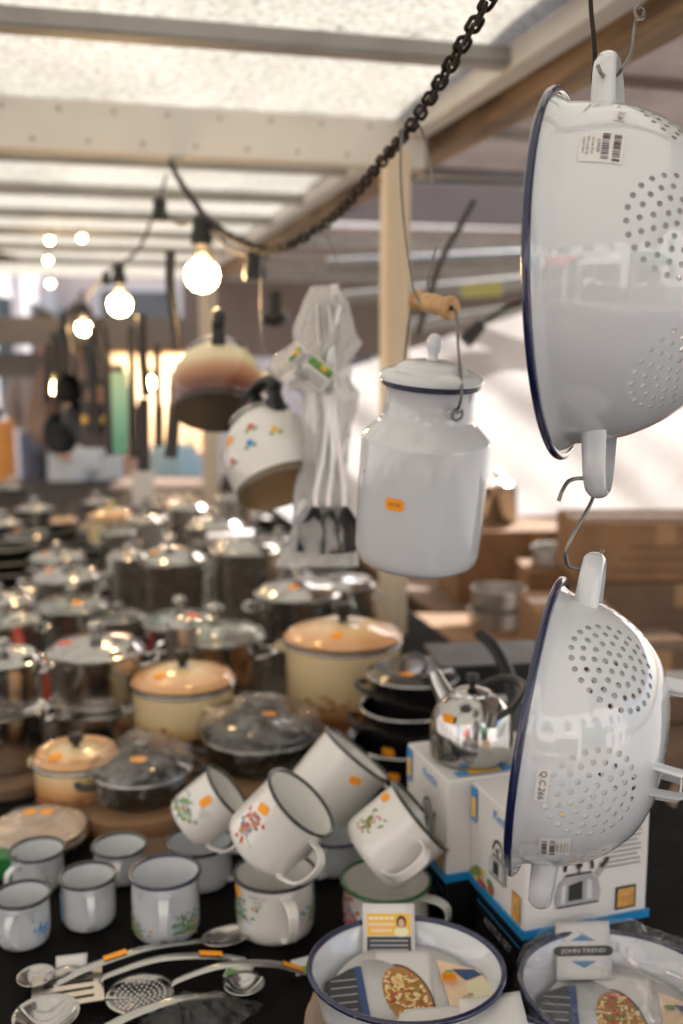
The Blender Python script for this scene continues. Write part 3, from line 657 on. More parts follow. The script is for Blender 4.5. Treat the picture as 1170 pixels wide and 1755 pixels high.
for sgn, E in ((1, A_), (-1, B_)):
    piv = Vector((sgn * .0535, 0, .186)); out = Vector((sgn, 0, 0))
    ring = arc(piv + Vector((0, 0, -.006)) + out * .002, .0062, R(90), R(400), 14, (0, 1, 0), (0, 0, 1))
    pts = spline([E - hd * sgn * .0795 * 0 , E + hd * sgn * .004, E + hd * sgn * .008 + up * -.008, E * .55 + piv * .45 + out * .008, piv + out * .006 + Vector((0, 0, .02)), piv + out * .003], 6)
    bail.tube(pts, .0016, 8); bail.tube(ring, .0016, 8)
bail.tube([B_, A_], .0016, 8); bail.build('bail_wire', STD, k, sharp=80)
gm_ = MB(); gx = axes(hd, up).to_4x4(); gx.translation = gc
gm_.lathe([(0.0022, -.0385), (.0105, -.0382), (.0125, -.035), (.0125, -.031), (.0095, -.026), (.009, -.021), (.0112, -.012), (.0116, 0), (.0112, .012), (.0092, .021), (.0105, .026), (.013, .031), (.0134, .035), (.0115, .0385), (.0035, .0386), (.0022, .036)], 28, M=gx); gm_.build('wooden_grip', HAND, k, sharp=60)
fd = LR @ CB; th = math.atan2(fd.y, fd.x)
mb = MB(); f1 = cylmap(.0706, th - R(27), .083); sticker_shape(mb, f1, .0215, .0135, 0)
mb.build('price_sticker', ORG, k)
mb = MB(); f2 = cylmap(.0706, th - R(27), .083, .0012); m_text(mb, f2, '49.90', 0, 0, .0062, 0, rot=R(3)); mb.build('price', mat('faded_ink', (.45, .16, .03), .6), k)
# ================================================================== hanging kettles
def hang_kettle(name, label, base, ax_, xa_, Rb, H, mbody, mbase, flowers, tall_handle, lidh=.02):
    k = thing(name, label, 'kettle', base, axes(ax_, xa_))
    pr = [(0, .003), (Rb * .80, .002), (Rb * .86, .001), (Rb * .93, .012 * H / .12), (Rb, H * .3), (Rb * 1.0, H * .45), (Rb * .95, H * .65), (Rb * .82, H * .84), (Rb * .68, H * .95), (Rb * .62, H)]
    pr = [(p.x, p.z) for p in spline([(a, 0, b) for a, b in pr], 5)]; pr[0] = (0, .003)
    mb = MB(); mb.lathe(pr, 72); mb.build('body', mbody, k, sharp=60)
    mb = MB(); mb.lathe([(0, -.001), (Rb * .9, -.001), (Rb * .93, .003), (Rb * .93, .010), (Rb * .86, .006)], 72); mb.build('base_plate', mbase, k, sharp=40)
    mb = MB(); mb.lathe([(Rb * .62, H - .004), (Rb * .67, H), (Rb * .66, H + .006), (Rb * .6, H + .007), (Rb * .45, H + lidh), (0, H + lidh * 1.35)], 64); lo = mb.build('lid', STL, k)
    mb = MB(); mb.lathe([(.005, H + lidh), (.007, H + lidh + .006), (.013, H + lidh + .012), (.013, H + lidh + .02), (.008, H + lidh + .025), (0, H + lidh + .026)], 24); mb.build('knob', PLA, lo)
    mb = MB(); hp = [(-Rb * .72, 0, H * .93), (-Rb * .86, 0, H * 1.12)] + [(Rb * .95 * math.cos(a), 0, H * 1.15 + tall_handle * math.sin(a)) for a in [R(180 - 180 * i / 10) for i in range(11)]] + [(Rb * .86, 0, H * 1.12), (Rb * .72, 0, H * .93)]
    mb.tube(spline(hp, 3), .012, 12, flat=.8); mb.build('bail_handle', PLA, k, sharp=60)
    for sx in (1, -1): mb = MB(); mb.box((sx * Rb * .74, 0, H * .95), (.022, .022, .03)); mb.build('handle_bracket', PLA, k, bevel=.004)
    mb = MB(); sp = [(0, Rb * .8, H * .5), (0, Rb * 1.2, H * .62), (0, Rb * 1.5, H * .86)]; mb.tube(spline(sp, 6), [.022 - .0008 * i for i in range(13)], 20); mb.build('spout', mbody, k, sharp=60)
    return k, interp([(r, z) for r, z in pr[3:]])
KB = zgrad('cream_brown_kettle_paint', [(0, (.05, .022, .015)), (.24, (.17, .055, .028)), (.44, (.5, .24, .12)), (.62, (.78, .66, .4)), (1, (.82, .72, .48))], 0, .13)
DRK = mat('burnt_brown_enamel', (.035, .02, .013), .3, var=.2, coat=.2)
k1, _ = hang_kettle('hanging_kettle', 'cream and brown enamel kettle hanging, with an upright black handle', P(372, 708, 1.78), cdir(-.03, .93, -.37), cdir(.12, 0, 1), .083, .115, KB, DRK, 0, .05)
TAU = mat('taupe_enamel', (.13, .1, .06), .3, var=.15, coat=.3)
k2, kr = hang_kettle('hanging_kettle', 'white enamel kettle printed with small flowers, hanging tilted beside the bagged forks', P(484, 838, 1.55), cdir(-.3, .89, -.36), cdir(.5, .25, .83), .075, .122, WHW, TAU, 1, .03)
LR = axes(cdir(-.3, .89, -.36), cdir(.5, .25, .83)).inverted(); fd = LR @ CB; th = math.atan2(fd.y, fd.x)
mb = MB()
for (dx, z_, c_) in ((-.012, .082, 2), (.016, .064, 3), (-.018, .056, 4), (-.043, .074, 1), (-.05, .046, 2)):
    f_ = cylmap(kr, th + dx / .06, z_, .0006); r3 = random.Random(int(dx * 1e4) + 99)
    if c_ == 1: continue
    for i in range(5): a = R(72 * i); m_disc(mb, f_, .0035 * math.cos(a), .0035 * math.sin(a), .0028, .0028, c_ - 2)
    for s2 in (1, -1): m_disc(mb, f_, .007 * s2, -.006, .0045, .0022, 3, rot=R(35 * s2))
mb.build('printed_flowers', [REDP, YEL, BLUE, GRN], k2)
mb = MB(); sticker_shape(mb, cylmap(kr, th - .82, .082, .0008), .02, .012); mb.build('price_sticker', ORG, k2)
mb = MB(); sp = spline([P(430, 655, 1.5), P(438, 632, 1.5), P(455, 612, 1.5), P(478, 605, 1.5), P(498, 612, 1.5)], 5); c = sp[0]
# ================================================================== bagged forks
bg = thing('bagged_fork_bunch', 'bunch of steel serving forks in a crinkled clear bag, hanging beside the milk can', 'utensil bunch', P(556, 500, 1.5))
o0 = P(556, 500, 1.5)
def bx_(px, py, dd=0): return P(px, py, 1.5 + dd) - o0
DST = mat('dark_steel', (.16, .15, .14), .25, .9)
ax_l = [(560, 500), (562, 620), (558, 740), (556, 860), (540, 965)]
for i in range(9):
    f = i / 8; topx, botx = 540 + 42 * ((i * 5) % 9) / 8, 505 + 100 * f; dd = .03 * math.sin(i * 2.1)
    mid = (545 + 35 * f)
    mb = MB(); pts = spline([bx_(topx, 506 + 8 * (i % 3), dd), bx_(548 + 26 * f, 640, dd), bx_(mid, 780, dd), bx_(mid * .5 + botx * .5, 868, dd)], 6)
    pts = [p + CR * .0035 * math.sin(k_ * .5 + i * 1.7) for k_, p in enumerate(pts)]; mb.tube(pts, .0036, 8, flat=.4, side=CR); mb.build('handle', STL, bg)
    hp = pts[-1]; he = bx_(botx, 950 - 10 * abs(f - .5), dd)
    dv = (he - hp); ln_ = dv.length; dv.normalize(); sd = dv.cross(CB).normalized(); nn = dv.cross(sd)
    mb = MB()
    if i % 3 == 0:
        for q in range(4):
            off = (q - 1.5) * .0062; mb.tube(spline([hp + sd * off * .3, hp + dv * ln_ * .35 + sd * off + nn * .003, he + sd * off], 5), .0018, 6)
        mb.tube([hp, hp + dv * ln_ * .3], [.004, .01], 8, flat=.3, side=sd)
    else:
        mb.grid(lambda u, v: hp + dv * ln_ * v + sd * (u - .5) * (.008 + .03 * min(1, v * 2)) + nn * (.006 * math.sin(v * 3) - .004 * (2 * u - 1) ** 2), 8, 10)
        for v in mb.v[:]: pass
    mb.build('fork_head', DST if i % 2 else BLKR, bg, solid=.001)
def bag(u, v):      # u around, v down
    a = 2 * math.pi * u
    cx = 556 + 6 * math.sin(v * 5) - 14 * max(0, v - .85) * 4
    if v < .06: wpx = 22 + 12 * v / .06
    elif v < .3: wpx = 34 + 26 * math.sin((v - .06) / .24 * math.pi * .5)
    elif v < .55: wpx = 60 - 24 * (v - .3) / .25
    else: wpx = 36 + 26 * ((v - .55) / .45) ** 1.5
    if .2 < v < .38: cx -= 34 * math.sin((v - .2) / .18 * math.pi)
    q = 1 + .3 * noise.noise(Vector((math.cos(a) * 1.8, math.sin(a) * 1.8, v * 9))) + .14 * noise.noise(Vector((math.cos(a) * 9, math.sin(a) * 9, v * 12))) + .22 * noise.noise(Vector((math.cos(a) * 5, math.sin(a) * 5, v * 8)))
    rw = wpx * q / FPX * 1.5
    return bx_(cx, 492 + 478 * v) + CR * rw * math.cos(a) + CB * rw * .6 * math.sin(a)
mb = MB(); mb.grid(bag, 90, 170); mb.build('plastic_bag', FILMD, bg, sharp=180)
for (px, py, an, w_, h_, gr) in ((505, 648, 35, .036, .024, 0), (541, 640, -38, .05, .04, 1), (575, 505, 10, .012, .03, 0), (512, 612, 50, .03, .022, 1)):
    ca, sa = math.cos(R(an)), math.sin(R(an)); fo_ = planemap(bx_(px, py, -.045), CR * ca + CU * sa, CU * ca - CR * sa)
    mb = MB(); m_rect(mb, fo_, 0, 0, w_, h_, 0)
    f2 = lambda a, b, fo_=fo_: fo_(a, b) + CB * .0006
    if gr: m_rect(mb, f2, 0, h_ * .28, w_ * .8, h_ * .3, 1); m_disc(mb, lambda a, b, fo_=fo_: fo_(a, b) + CB * .001, w_ * .1, h_ * .3, .005, .004, 3)
    for q in range(3): m_rect(mb, f2, 0, -h_ * (.05 + .13 * q), w_ * .7, h_ * .05, 2)
    mb.build('swing_tag', [PAP, GRN, GINK, YEL], bg, solid=.0004)
# ================================================================== light garland
BULB = emis('lit_bulb_glass', (1, .55, .2), 45)
BULB.node_tree.nodes['Principled BSDF'].inputs['Emission Color'].default_value = (1, .62, .27, 1)
def bulb(px, py, d, r, label, sock=True, lit=True):
    c = P(px, py, d); t = thing('light_bulb', label, 'light bulb', c, None, 'lit bulbs of the light garland' if lit else 'empty sockets of the light garland')
    if lit:
        mb = MB(); mb.lathe([(0, -r), (r * .5, -r * .87), (r * .87, -r * .5), (r, 0), (r * .93, r * .35), (r * .8, r * .6), (0, r * .62)], 24); mb.build('glass', BULB, t, sharp=60)
        mb = MB(); mb.lathe([(r * .8, r * .61), (r * .6, r * .98), (r * .42, r * 1.35), (r * .36, r * 1.7)], 24); mb.build('glass_neck', GLASS, t)
        mb = MB(); mb.lathe([(r * .36, r * 1.65), (r * .4, r * 1.7), (r * .4, r * 2.0), (0, r * 2.0)], 16); mb.build('screw_cap', STB, t)
    mb = MB(); mb.lathe([(0, r * 1.75), (r * .62, r * 1.75), (r * .66, r * 2.2), (r * .5, r * 2.7), (r * .52, r * 3.3), (r * .3, r * 3.5), (0, r * 3.5)], 20); mb.build('socket', PLA, t, sharp=40)
    return c + Vector((0, 0, r * 3.45))
tops = [bulb(346, 472, 2.0, .033, 'brightest round bulb, hanging just left of the chain'), bulb(205, 522, 2.5, .028, 'round lit bulb above the green board'),
        bulb(143, 562, 3.1, .022, 'small lit bulb left of the one above the green board'), bulb(91, 663, 3.7, .024, 'lowest lit bulb, beside the dark hanging pans')]
bulb(437, 535, 1.95, .034, 'black empty socket clamped on the chain above the flowered kettle', lit=False)
bulb(275, 420, 2.35, .03, 'black empty socket up where the chain meets the white beam', lit=False)
bulb(183, 512, 2.7, .02, 'black empty socket beside the bulb above the green board', lit=False)
for (px, py, d, nm) in ((85, 412, 4.6, 'upper left'), (140, 408, 4.6, 'upper right'), (82, 446, 4.9, 'middle'), (86, 486, 5.2, 'lowest')):  # glowing stand-ins for bulb reflections in the glossy roof panel
    bulb(px, py, d, .013, '%s one of the four tiny glows added as bulb reflections in the roof at left' % nm)
gl = [P(460, 440, 1.95), P(437, 440, 1.97), P(405, 432, 2.0), P(375, 410, 2.0), tops[0], P(310, 385, 2.15), P(275, 352, 2.35), P(285, 300, 2.55), P(262, 370, 2.4), P(235, 430, 2.45), tops[1], P(180, 470, 2.7), tops[2], P(140, 500, 3.1), P(110, 560, 3.4), tops[3]]
o = MB(); o.tube(spline(gl, 8), .0035, 7); tag(o.build('garland_cable', PLA, sharp=80), 'thin black cable of the light garland looping from socket to socket', 'cable')
# ================================================================== pots on the table
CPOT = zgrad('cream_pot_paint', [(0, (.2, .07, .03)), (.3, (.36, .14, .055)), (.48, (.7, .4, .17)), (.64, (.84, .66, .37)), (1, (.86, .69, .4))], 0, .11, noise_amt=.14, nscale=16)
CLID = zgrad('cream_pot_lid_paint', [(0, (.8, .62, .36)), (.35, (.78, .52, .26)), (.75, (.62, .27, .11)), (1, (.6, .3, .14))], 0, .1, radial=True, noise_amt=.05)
def rotc(a=0): return -YAW + R(a)
def stickerlid(mb, prof, x, y, s=.018, mi=0):
    m_disc(mb, topmap(prof, x, y), 0, 0, s * .55, s * .42, mi)
def pot(label, px, d, wpx, rim, z0=TZ, style='steel', lid='steel', knob='steel', handles='loop', hang=90, st=None, name='cooking_pot', cat='pot', group=None, taper=1.0, rimring=True, rot=0, hscale=1, lidh=.16, stm=None, loc=None, r=None, h=None):
    d = d if name == 'saucepan' else d * .95
    r = r or wpx / 2 / FPX * d; h = h or (Z(rim, d) - z0); loc = loc or D(px, d, z0)
    t = thing(name, label, cat, loc, rotc(rot), group)
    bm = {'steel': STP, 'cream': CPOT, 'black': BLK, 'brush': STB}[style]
    mb = MB()
    if style == 'steel' or style == 'brush':
        pr = [(0, 0), (r * .86, 0), (r * .88, .002), (r * .88, h * .08), (r * .92, h * .1), (r * .955, h * .16), (r * .96, h * .94), (r * 1.0, h), (r * .985, h * 1.004), (r * .93, h * .93), (r * .92, h * .2), (0, h * .15)]
    elif style == 'cream':
        pr = [(0, 0), (r * .88, 0), (r * .92, .003), (r * .945, .012), (r * .955, h * .93), (r * .965, h * .965), (r * .93, h * .965), (r * .92, .02), (0, .015)]
    else:
        pr = [(0, 0), (r * .74 * taper, 0), (r * .82 * taper, h * .1), (r * .9, h * .5), (r * .95, h * .93), (r * 1.0, h), (r * .97, h), (r * .9, h * .9), (r * .8 * taper, h * .15), (0, h * .1)]
    mb.lathe(pr, 64); bo = mb.build('body', bm, t, sharp=35)
    if style == 'cream':
        mb = MB(); mb.lathe([(r * .955 + .0035 * math.cos(a), h * .955 + .0035 * math.sin(a)) for a in [2 * math.pi * i / 8 for i in range(8)]], 64, close=True); mb.build('rim', STL, t, sharp=80)
        mb = MB(); r3 = random.Random(int(px)); q = interp(pr[2:6])
        f_ = lambda a, b: cylmap(q, R(-105), h * .3, .0006)(a, b)
        for i in range(26):
            x = r3.gauss(0, r * .35); y = abs(r3.gauss(0, h * .07)); m_disc(mb, f_, x, y, r3.uniform(.002, .007), r3.uniform(.0015, .004), i % 2, 8)
        for i in range(9):
            x = r3.gauss(0, r * .3); y = r3.uniform(-.004, h * .1); m_rect(mb, f_, x, y, .001, h * .1, 0, 3, rot=r3.uniform(-1.2, 1.2))
        mb.build('printed_grasses', [mat('brown_print', (.3, .1, .05), .4), mat('tan_print', (.5, .25, .12), .4)], bo)
    if style == 'black' and rimring:
        mb = MB(); mb.lathe([(r + .003 * math.cos(a), h + .003 * math.sin(a)) for a in [2 * math.pi * i / 8 for i in range(8)]], 64, close=True); mb.build('rim', STL, t, sharp=80)
    if lid:
        H = r * 2 * lidh; lp = [(r * .985, h + .001), (r * 1.0, h + .004), (r * .94, h + .006), (r * .9, h + .008), (r * .8, h + .008 + H * .35), (r * .55, h + H * .72), (r * .28, h + H * .93), (0, h + H)]
        if lid == 'cream': lp = [(r * .93, h), (r * .98, h + .003), (r * .93, h + .007), (r * .88, h + .012), (r * .78, h + H * .5), (r * .5, h + H * .86), (r * .25, h + H * .98), (0, h + H)]
        mb = MB(); mb.lathe(lp, 64)
        cl = CLID
        if lid == 'cream':
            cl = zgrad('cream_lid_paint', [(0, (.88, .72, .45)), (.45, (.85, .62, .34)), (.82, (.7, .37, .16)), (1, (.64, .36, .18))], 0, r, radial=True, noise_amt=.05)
        lm = {'steel': STL, 'glass': GLASS, 'cream': cl, 'black': BLK}[lid]
        lo = mb.build('lid', lm, t, sharp=50)
        if lid == 'glass':
            mb = MB(); mb.lathe([(r * .97 + .003 * math.cos(a), h + .005 + .003 * math.sin(a)) for a in [2 * math.pi * i / 8 for i in range(8)]], 64, close=True); mb.build('lid_rim', STL, lo, sharp=80)
        kz = h + H - .001; kr = max(.010, r * .17)
        mb = MB()
        if knob == 'strap': mb.band(spline([(-r * .3, 0, kz - .004), (-r * .2, 0, kz + .012), (0, 0, kz + .02), (r * .2, 0, kz + .012), (r * .3, 0, kz - .004)], 4), None, (0, 1, 0), .014, .004); mb.build('lid_handle', PLA, lo)
        elif knob:
            mb.lathe([(kr * .5, kz), (kr * .45, kz + kr * .5), (kr * .95, kz + kr * .9), (kr * 1.05, kz + kr * 1.4), (kr * .8, kz + kr * 1.85), (0, kz + kr * 2)], 24)
            mb.build('knob', {'steel': STL, 'black': PLA, 'cream': CRM}[knob], lo)
        if st:
            mb = MB()
            for (a, q) in st: stickerlid(mb, lp, r * q * math.cos(R(a)), r * q * math.sin(R(a)), min(.024, r * .3))
            mb.build('price_sticker', stm or ORG, lo)
    if handles:
        for sgn in ((0, 180) if handles != 'one' else (0,)):
            a = R(hang + sgn); er = Vector((math.cos(a), math.sin(a), 0)); et = Vector((-math.sin(a), math.cos(a), 0)); zc = h * .78; mb = MB()
            c_ = er * r * .95 + Vector((0, 0, zc)); hw = max(.018, r * .36); hd_ = max(.016, r * .3) * hscale
            if style == 'cream': mb.band(spline([c_ + et * -hw, c_ + et * -hw + er * hd_ * .7 , c_ + er * hd_, c_ + et * hw + er * hd_ * .7, c_ + et * hw], 5), None, (0, 0, 1), .013, .004); mb.build('handle', CRM, t)
            else: mb.tube(spline([c_ + et * -hw, c_ + et * -hw * .95 + er * hd_ * .7 + Vector((0, 0, .003)), c_ + er * hd_ + Vector((0, 0, .005)), c_ + et * hw * .95 + er * hd_ * .7 + Vector((0, 0, .003)), c_ + et * hw], 5), .0042, 8); mb.build('handle', STL if style != 'black' else PLA, t)
    return t
def long_handle(t, r, h, ang, L_, m=PLA, up=.25):
    a = R(ang); er = Vector((math.cos(a), math.sin(a), 0)); mb = MB()
    mb.tube(spline([er * r * .97 + Vector((0, 0, h * .85)), er * (r + L_ * .3) + Vector((0, 0, h * .9 + L_ * up * .4)), er * (r + L_) + Vector((0, 0, h * .9 + L_ * up))], 5), [.007 + .0004 * i for i in range(11)], 10, flat=.55, side=Vector((-math.sin(a), math.cos(a), 0))); mb.build('handle', m, t)
def board(label, px, d, w_, dp, z0, h=.02, rot=0, m=CARD, name='cardboard_sheet', cat='cardboard', round_=False):
    c = D(px, d, z0); mb = MB()
    if round_:
        mb.lathe([(0, 0), (w_ * .5, 0), (w_ * .51, h * .5), (w_ * .5, h), (0, h)], 40, wob=lambda a, z, k: 1 + .03 * noise.noise(Vector((math.cos(a) * 2, math.sin(a) * 2, z * 9))))
    else: mb.box((0, 0, h / 2), (w_, dp, h))
    o = mb.build(name, m, bevel=.0015); o.location = c; o.rotation_euler = (0, 0, rotc(rot)); return tag(o, label, cat)
# --- cream set
zb = .012
board('round wooden board under the largest cream pot', 590, 1.9, .25, .2, TZ, .014, m=mat('board_wood', (.24, .13, .05), .5, var=.3, vs=9), round_=True, name='wooden_board', cat='board')
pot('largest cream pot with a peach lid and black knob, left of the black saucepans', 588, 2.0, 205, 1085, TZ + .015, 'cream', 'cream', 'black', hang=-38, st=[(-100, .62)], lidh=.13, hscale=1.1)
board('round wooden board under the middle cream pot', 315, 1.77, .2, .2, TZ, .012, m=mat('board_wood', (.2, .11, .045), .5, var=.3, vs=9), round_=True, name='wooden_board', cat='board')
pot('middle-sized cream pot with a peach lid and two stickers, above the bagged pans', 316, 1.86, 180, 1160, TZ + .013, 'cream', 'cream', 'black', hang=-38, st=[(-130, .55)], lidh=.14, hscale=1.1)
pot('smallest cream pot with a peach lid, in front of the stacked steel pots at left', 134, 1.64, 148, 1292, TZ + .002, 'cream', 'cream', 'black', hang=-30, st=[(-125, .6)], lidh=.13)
# --- steel stacks
d = 1.9
zz = [TZ + .002]
pot('wide steel casserole at the bottom of the stack left of the middle cream pot', 168, 1.9, 178, 1200, TZ, 'steel', None, None, hang=0)
pot('shiny steel pot with a domed lid and red sticker, on top of the wide casserole', 168, 1.9, 165, 1112, Z(1200, 1.9 * .95) + .004, 'steel', 'steel', 'steel', hang=5, st=[(-160, .62)], stm=RED, lidh=.16)
board('round board under the steel pots at the left edge', 5, 1.66, .2, .2, TZ, .02, m=CARDD, round_=True)
pot('squat steel casserole at the bottom of the stack on the left edge', 5, 1.76, 150, 1208, TZ + .022, 'steel', None, None, hang=20)
pot('steel pot with a domed lid on top of the stack on the left edge', 10, 1.76, 128, 1130, Z(1208, 1.76 * .95) + .004, 'steel', 'steel', 'steel', hang=10, lidh=.16)
pot('steel lidded pot behind the stack on the left edge', 14, 2.15, 112, 1062, TZ + .05, 'steel', 'glass', 'steel', hang=30)
pot('low dark steel pan just above the left edge stack', 0, 2.35, 108, 1030, TZ + .03, 'brush', 'steel', 'steel', hang=0)
pot('steel saucepan with a glass lid and red sticker, behind the middle cream pot', 310, 2.3, 138, 1062, TZ + .002, 'steel', 'glass', 'steel', hang=12, st=[(-40, .5)], stm=RED)
pot('steel pot with a glass lid between the middle and the largest cream pots', 372, 2.12, 165, 1085, TZ + .002, 'steel', 'glass', 'steel', hang=-10, lidh=.18)
pot('narrow dark steel canister standing right behind the knob of the middle cream pot', 315, 2.02, 52, 1068, TZ + .06, 'brush', 'steel', None, handles=None, name='canister', cat='canister')
pot('open wide steel pan behind the largest cream pot', 512, 2.42, 150, 1012, TZ + .002, 'steel', 'steel', 'steel', hang=0, st=[(-100, .5)])
pot('steel pan with handle showing above the largest cream pot at right', 592, 2.5, 110, 1000, TZ + .012, 'steel', 'steel', None, hang=10)
# --- middle distance
mid = [('tall steel stockpot with a flat lid, in the middle of the table', 293, 2.75, 132, 968, 'steel', 'steel', 'steel', [(-130, .5)], 12),
 ('tall steel stockpot right of the other one, under the flowered kettle', 425, 2.75, 122, 952, 'steel', 'steel', None, None, 0),
 ('slim steel pot left of the tall stockpots', 222, 2.7, 70, 965, 'steel', 'steel', 'steel', [(-90, .5)], 20),
 ('low steel pot with a greenish glass lid, behind the stack with the red sticker', 128, 2.35, 122, 1050, 'steel', 'glass', 'steel', [(-60, .5)], 0),
 ('second low steel pot with a glass lid, right behind the red sticker pot', 205, 2.3, 90, 1070, 'brush', 'glass', 'steel', None, 40),
 ('steel lidded casserole left of the slim pot, one row further back', 118, 2.75, 118, 1000, 'steel', 'steel', 'steel', [(-150, .5)], 15),
 ('flat steel pan with an orange tag behind the lidded casserole', 100, 3.1, 92, 968, 'steel', 'steel', 'steel', [(-140, .5)], 60),
 ('steel pot far back under the cream kettle', 324, 3.6, 72, 882, 'steel', 'steel', 'cream', None, 0),
 ('slim steel pot far back, left of the one under the cream kettle', 250, 3.4, 62, 905, 'brush', 'steel', 'steel', None, 0),
 ('straight steel pot far back right of the one under the cream kettle', 405, 3.7, 62, 866, 'steel', 'steel', None, None, 10),
 ('wide steel pot behind the tall stockpots', 372, 3.2, 100, 912, 'steel', 'steel', 'steel', None, 70),
 ('steel pot half hidden behind the bagged forks', 478, 3.1, 84, 940, 'brush', 'steel', 'steel', None, 50),
 ('small steel pot under the lowest hanging utensils, far back', 205, 3.3, 66, 925, 'steel', 'glass', 'steel', None, 15)]
for (lb, px, d, wp, rm, stl, ld, kb, st, ha) in mid: pot(lb, px, d, wp, rm - 13, TZ + .001, stl, ld, kb, hang=ha, st=st)
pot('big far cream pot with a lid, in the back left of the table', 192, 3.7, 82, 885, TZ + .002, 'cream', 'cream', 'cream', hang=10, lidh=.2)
pot('tiny cream-lidded pan far back left of the big far cream pot', 110, 3.8, 48, 893, TZ + .03, 'black', 'cream', 'black', handles='one', hang=200)
# --- dark frying pans in the back left: stacks
def frypan(label, px, d, wpx, z0, ang, lid=None, st=None, group=None, hm=PLA):
    r = wpx / 2 / FPX * d; t = thing('frying_pan', label, 'frying pan', D(px, d, z0), rotc(0), group)
    h = r * .38; mb = MB(); mb.lathe([(0, 0), (r * .75, 0), (r * .82, h * .12), (r * .99, h), (r * .985, h * 1.02), (r * .965, h * .98), (r * .79, h * .2), (0, h * .15)], 48); mb.build('pan', BLKR, t, sharp=40)
    mb = MB(); mb.lathe([(r * .985 + .0016 * math.cos(a), h * 1.01 + .0016 * math.sin(a)) for a in [2 * math.pi * i / 6 for i in range(6)]], 48, close=True); mb.build('rim', STB, t, sharp=80)
    long_handle(t, r, h, ang, r * 1.35, hm, .3)
    if lid:
        lp = [(r * .98, h + .002), (r * .9, h + .006), (r * .5, h + r * .24), (0, h + r * .32)]; mb = MB(); mb.lathe(lp, 40); lo = mb.build('lid', lid, t)
        mb = MB(); q = h + r * .31; mb.lathe([(.006, q), (.006, q + .008), (.015, q + .014), (.014, q + .022), (0, q + .025)], 20); mb.build('knob', PLA if lid != STL else STL, lo)
        if st:
            mb = MB(); stickerlid(mb, lp, -r * .4, -r * .3, .022); mb.build('price_sticker', ORG, lo)
    elif st:
        mb = MB(); m_disc(mb, planemap((0, 0, h * .15 + .0006), (1, 0, 0), (0, 1, 0)), -r * .3, -r * .1, .012, .009); mb.build('price_sticker', ORG, t)
    return t
pn = [('black frying pan with a steel lid at left, first row behind the steel pots', 40, 2.75, 118, 0, 140, STL, 1), ('black frying pan under a glass lid, beside the slim steel pot', 168, 3.0, 92, 0, 60, GLASS, 0),
 ('open black frying pan stacked highest at the left edge', 10, 3.1, 105, .075, 30, None, 1), ('black frying pan directly under the highest one at the left edge', 14, 3.1, 108, .035, 200, None, 0), ('lowest black frying pan of the left edge stack', 12, 3.1, 112, 0, 120, None, 0),
 ('black pan with a pale handle pointing right, behind the casseroles', 150, 3.35, 84, .03, 25, None, 0), ('black pan below the one with the pale handle', 146, 3.35, 88, 0, 160, None, 0),
 ('black lidded pan with a shiny knob, far left middle', 52, 3.55, 88, .03, 100, GLASS, 1), ('black pan beneath the lidded pan with the shiny knob', 50, 3.55, 92, 0, 330, None, 0),
 ('small black pan at the far left corner of the table', 5, 3.9, 70, .02, 45, STL, 0), ('black pan with a lid just left of the far big cream pot', 118, 3.75, 76, 0, 150, None, 0),
 ('far black pan with a reddish edge tag under the hanging pans', 60, 4.2, 66, .03, 70, STL, 1), ('far black pan below the tagged one', 58, 4.2, 70, 0, 250, None, 0),
 ('farthest small pan behind the big far cream pot', 165, 4.5, 52, .02, 60, STL, 0), ('farthest black lidded pan right of the big far cream pot', 252, 4.3, 54, .02, 10, GLASS, 0),
 ('far lidded pan below the lit far post', 300, 4.4, 50, .02, 100, STL, 1), ('farthest pan in the left back corner', 20, 4.9, 58, .03, 80, STL, 0),
 ('far black pan right of the straight steel pot', 445, 4.2, 56, .0, 80, STL, 0)]
for (lb, px, d, wp, dz, an, ld, st) in pn: frypan(lb, px, d, wp, TZ + .001 + dz, an, ld, st, 'black frying pans piled in the back left', hm=STB if 'pale handle' in lb and 'below' not in lb else PLA)
mb = MB(); mb.box((0, 0, .011), (.13, .1, .022)); o = mb.build('flat_box', PAP, bevel=.002); o.location = D(395, 2.95, Z(925, 2.95)); o.rotation_euler = (0, 0, rotc(4)); tag(o, 'flat white box lying on the pots behind the flowered kettle', 'box')
mb = MB(); mb.box((0, 0, .03), (.05, .012, .06)); o = mb.build('price_card', mat('red_card', (.5, .04, .03), .5), bevel=.001); o.location = D(212, 2.12, TZ + .03); o.rotation_euler = (R(-15), 0, rotc(14)); tag(o, 'small red card leaning between the steel pots', 'card')
mb = MB(); mb.box((0, 0, .05), (.05, .05, .1)); o = mb.build('small_carton', REDP, bevel=.001); o.location = D(72, 1.98, TZ); o.rotation_euler = (0, 0, rotc(14)); tag(o, 'narrow red carton between the two front stacks of steel pots', 'carton')
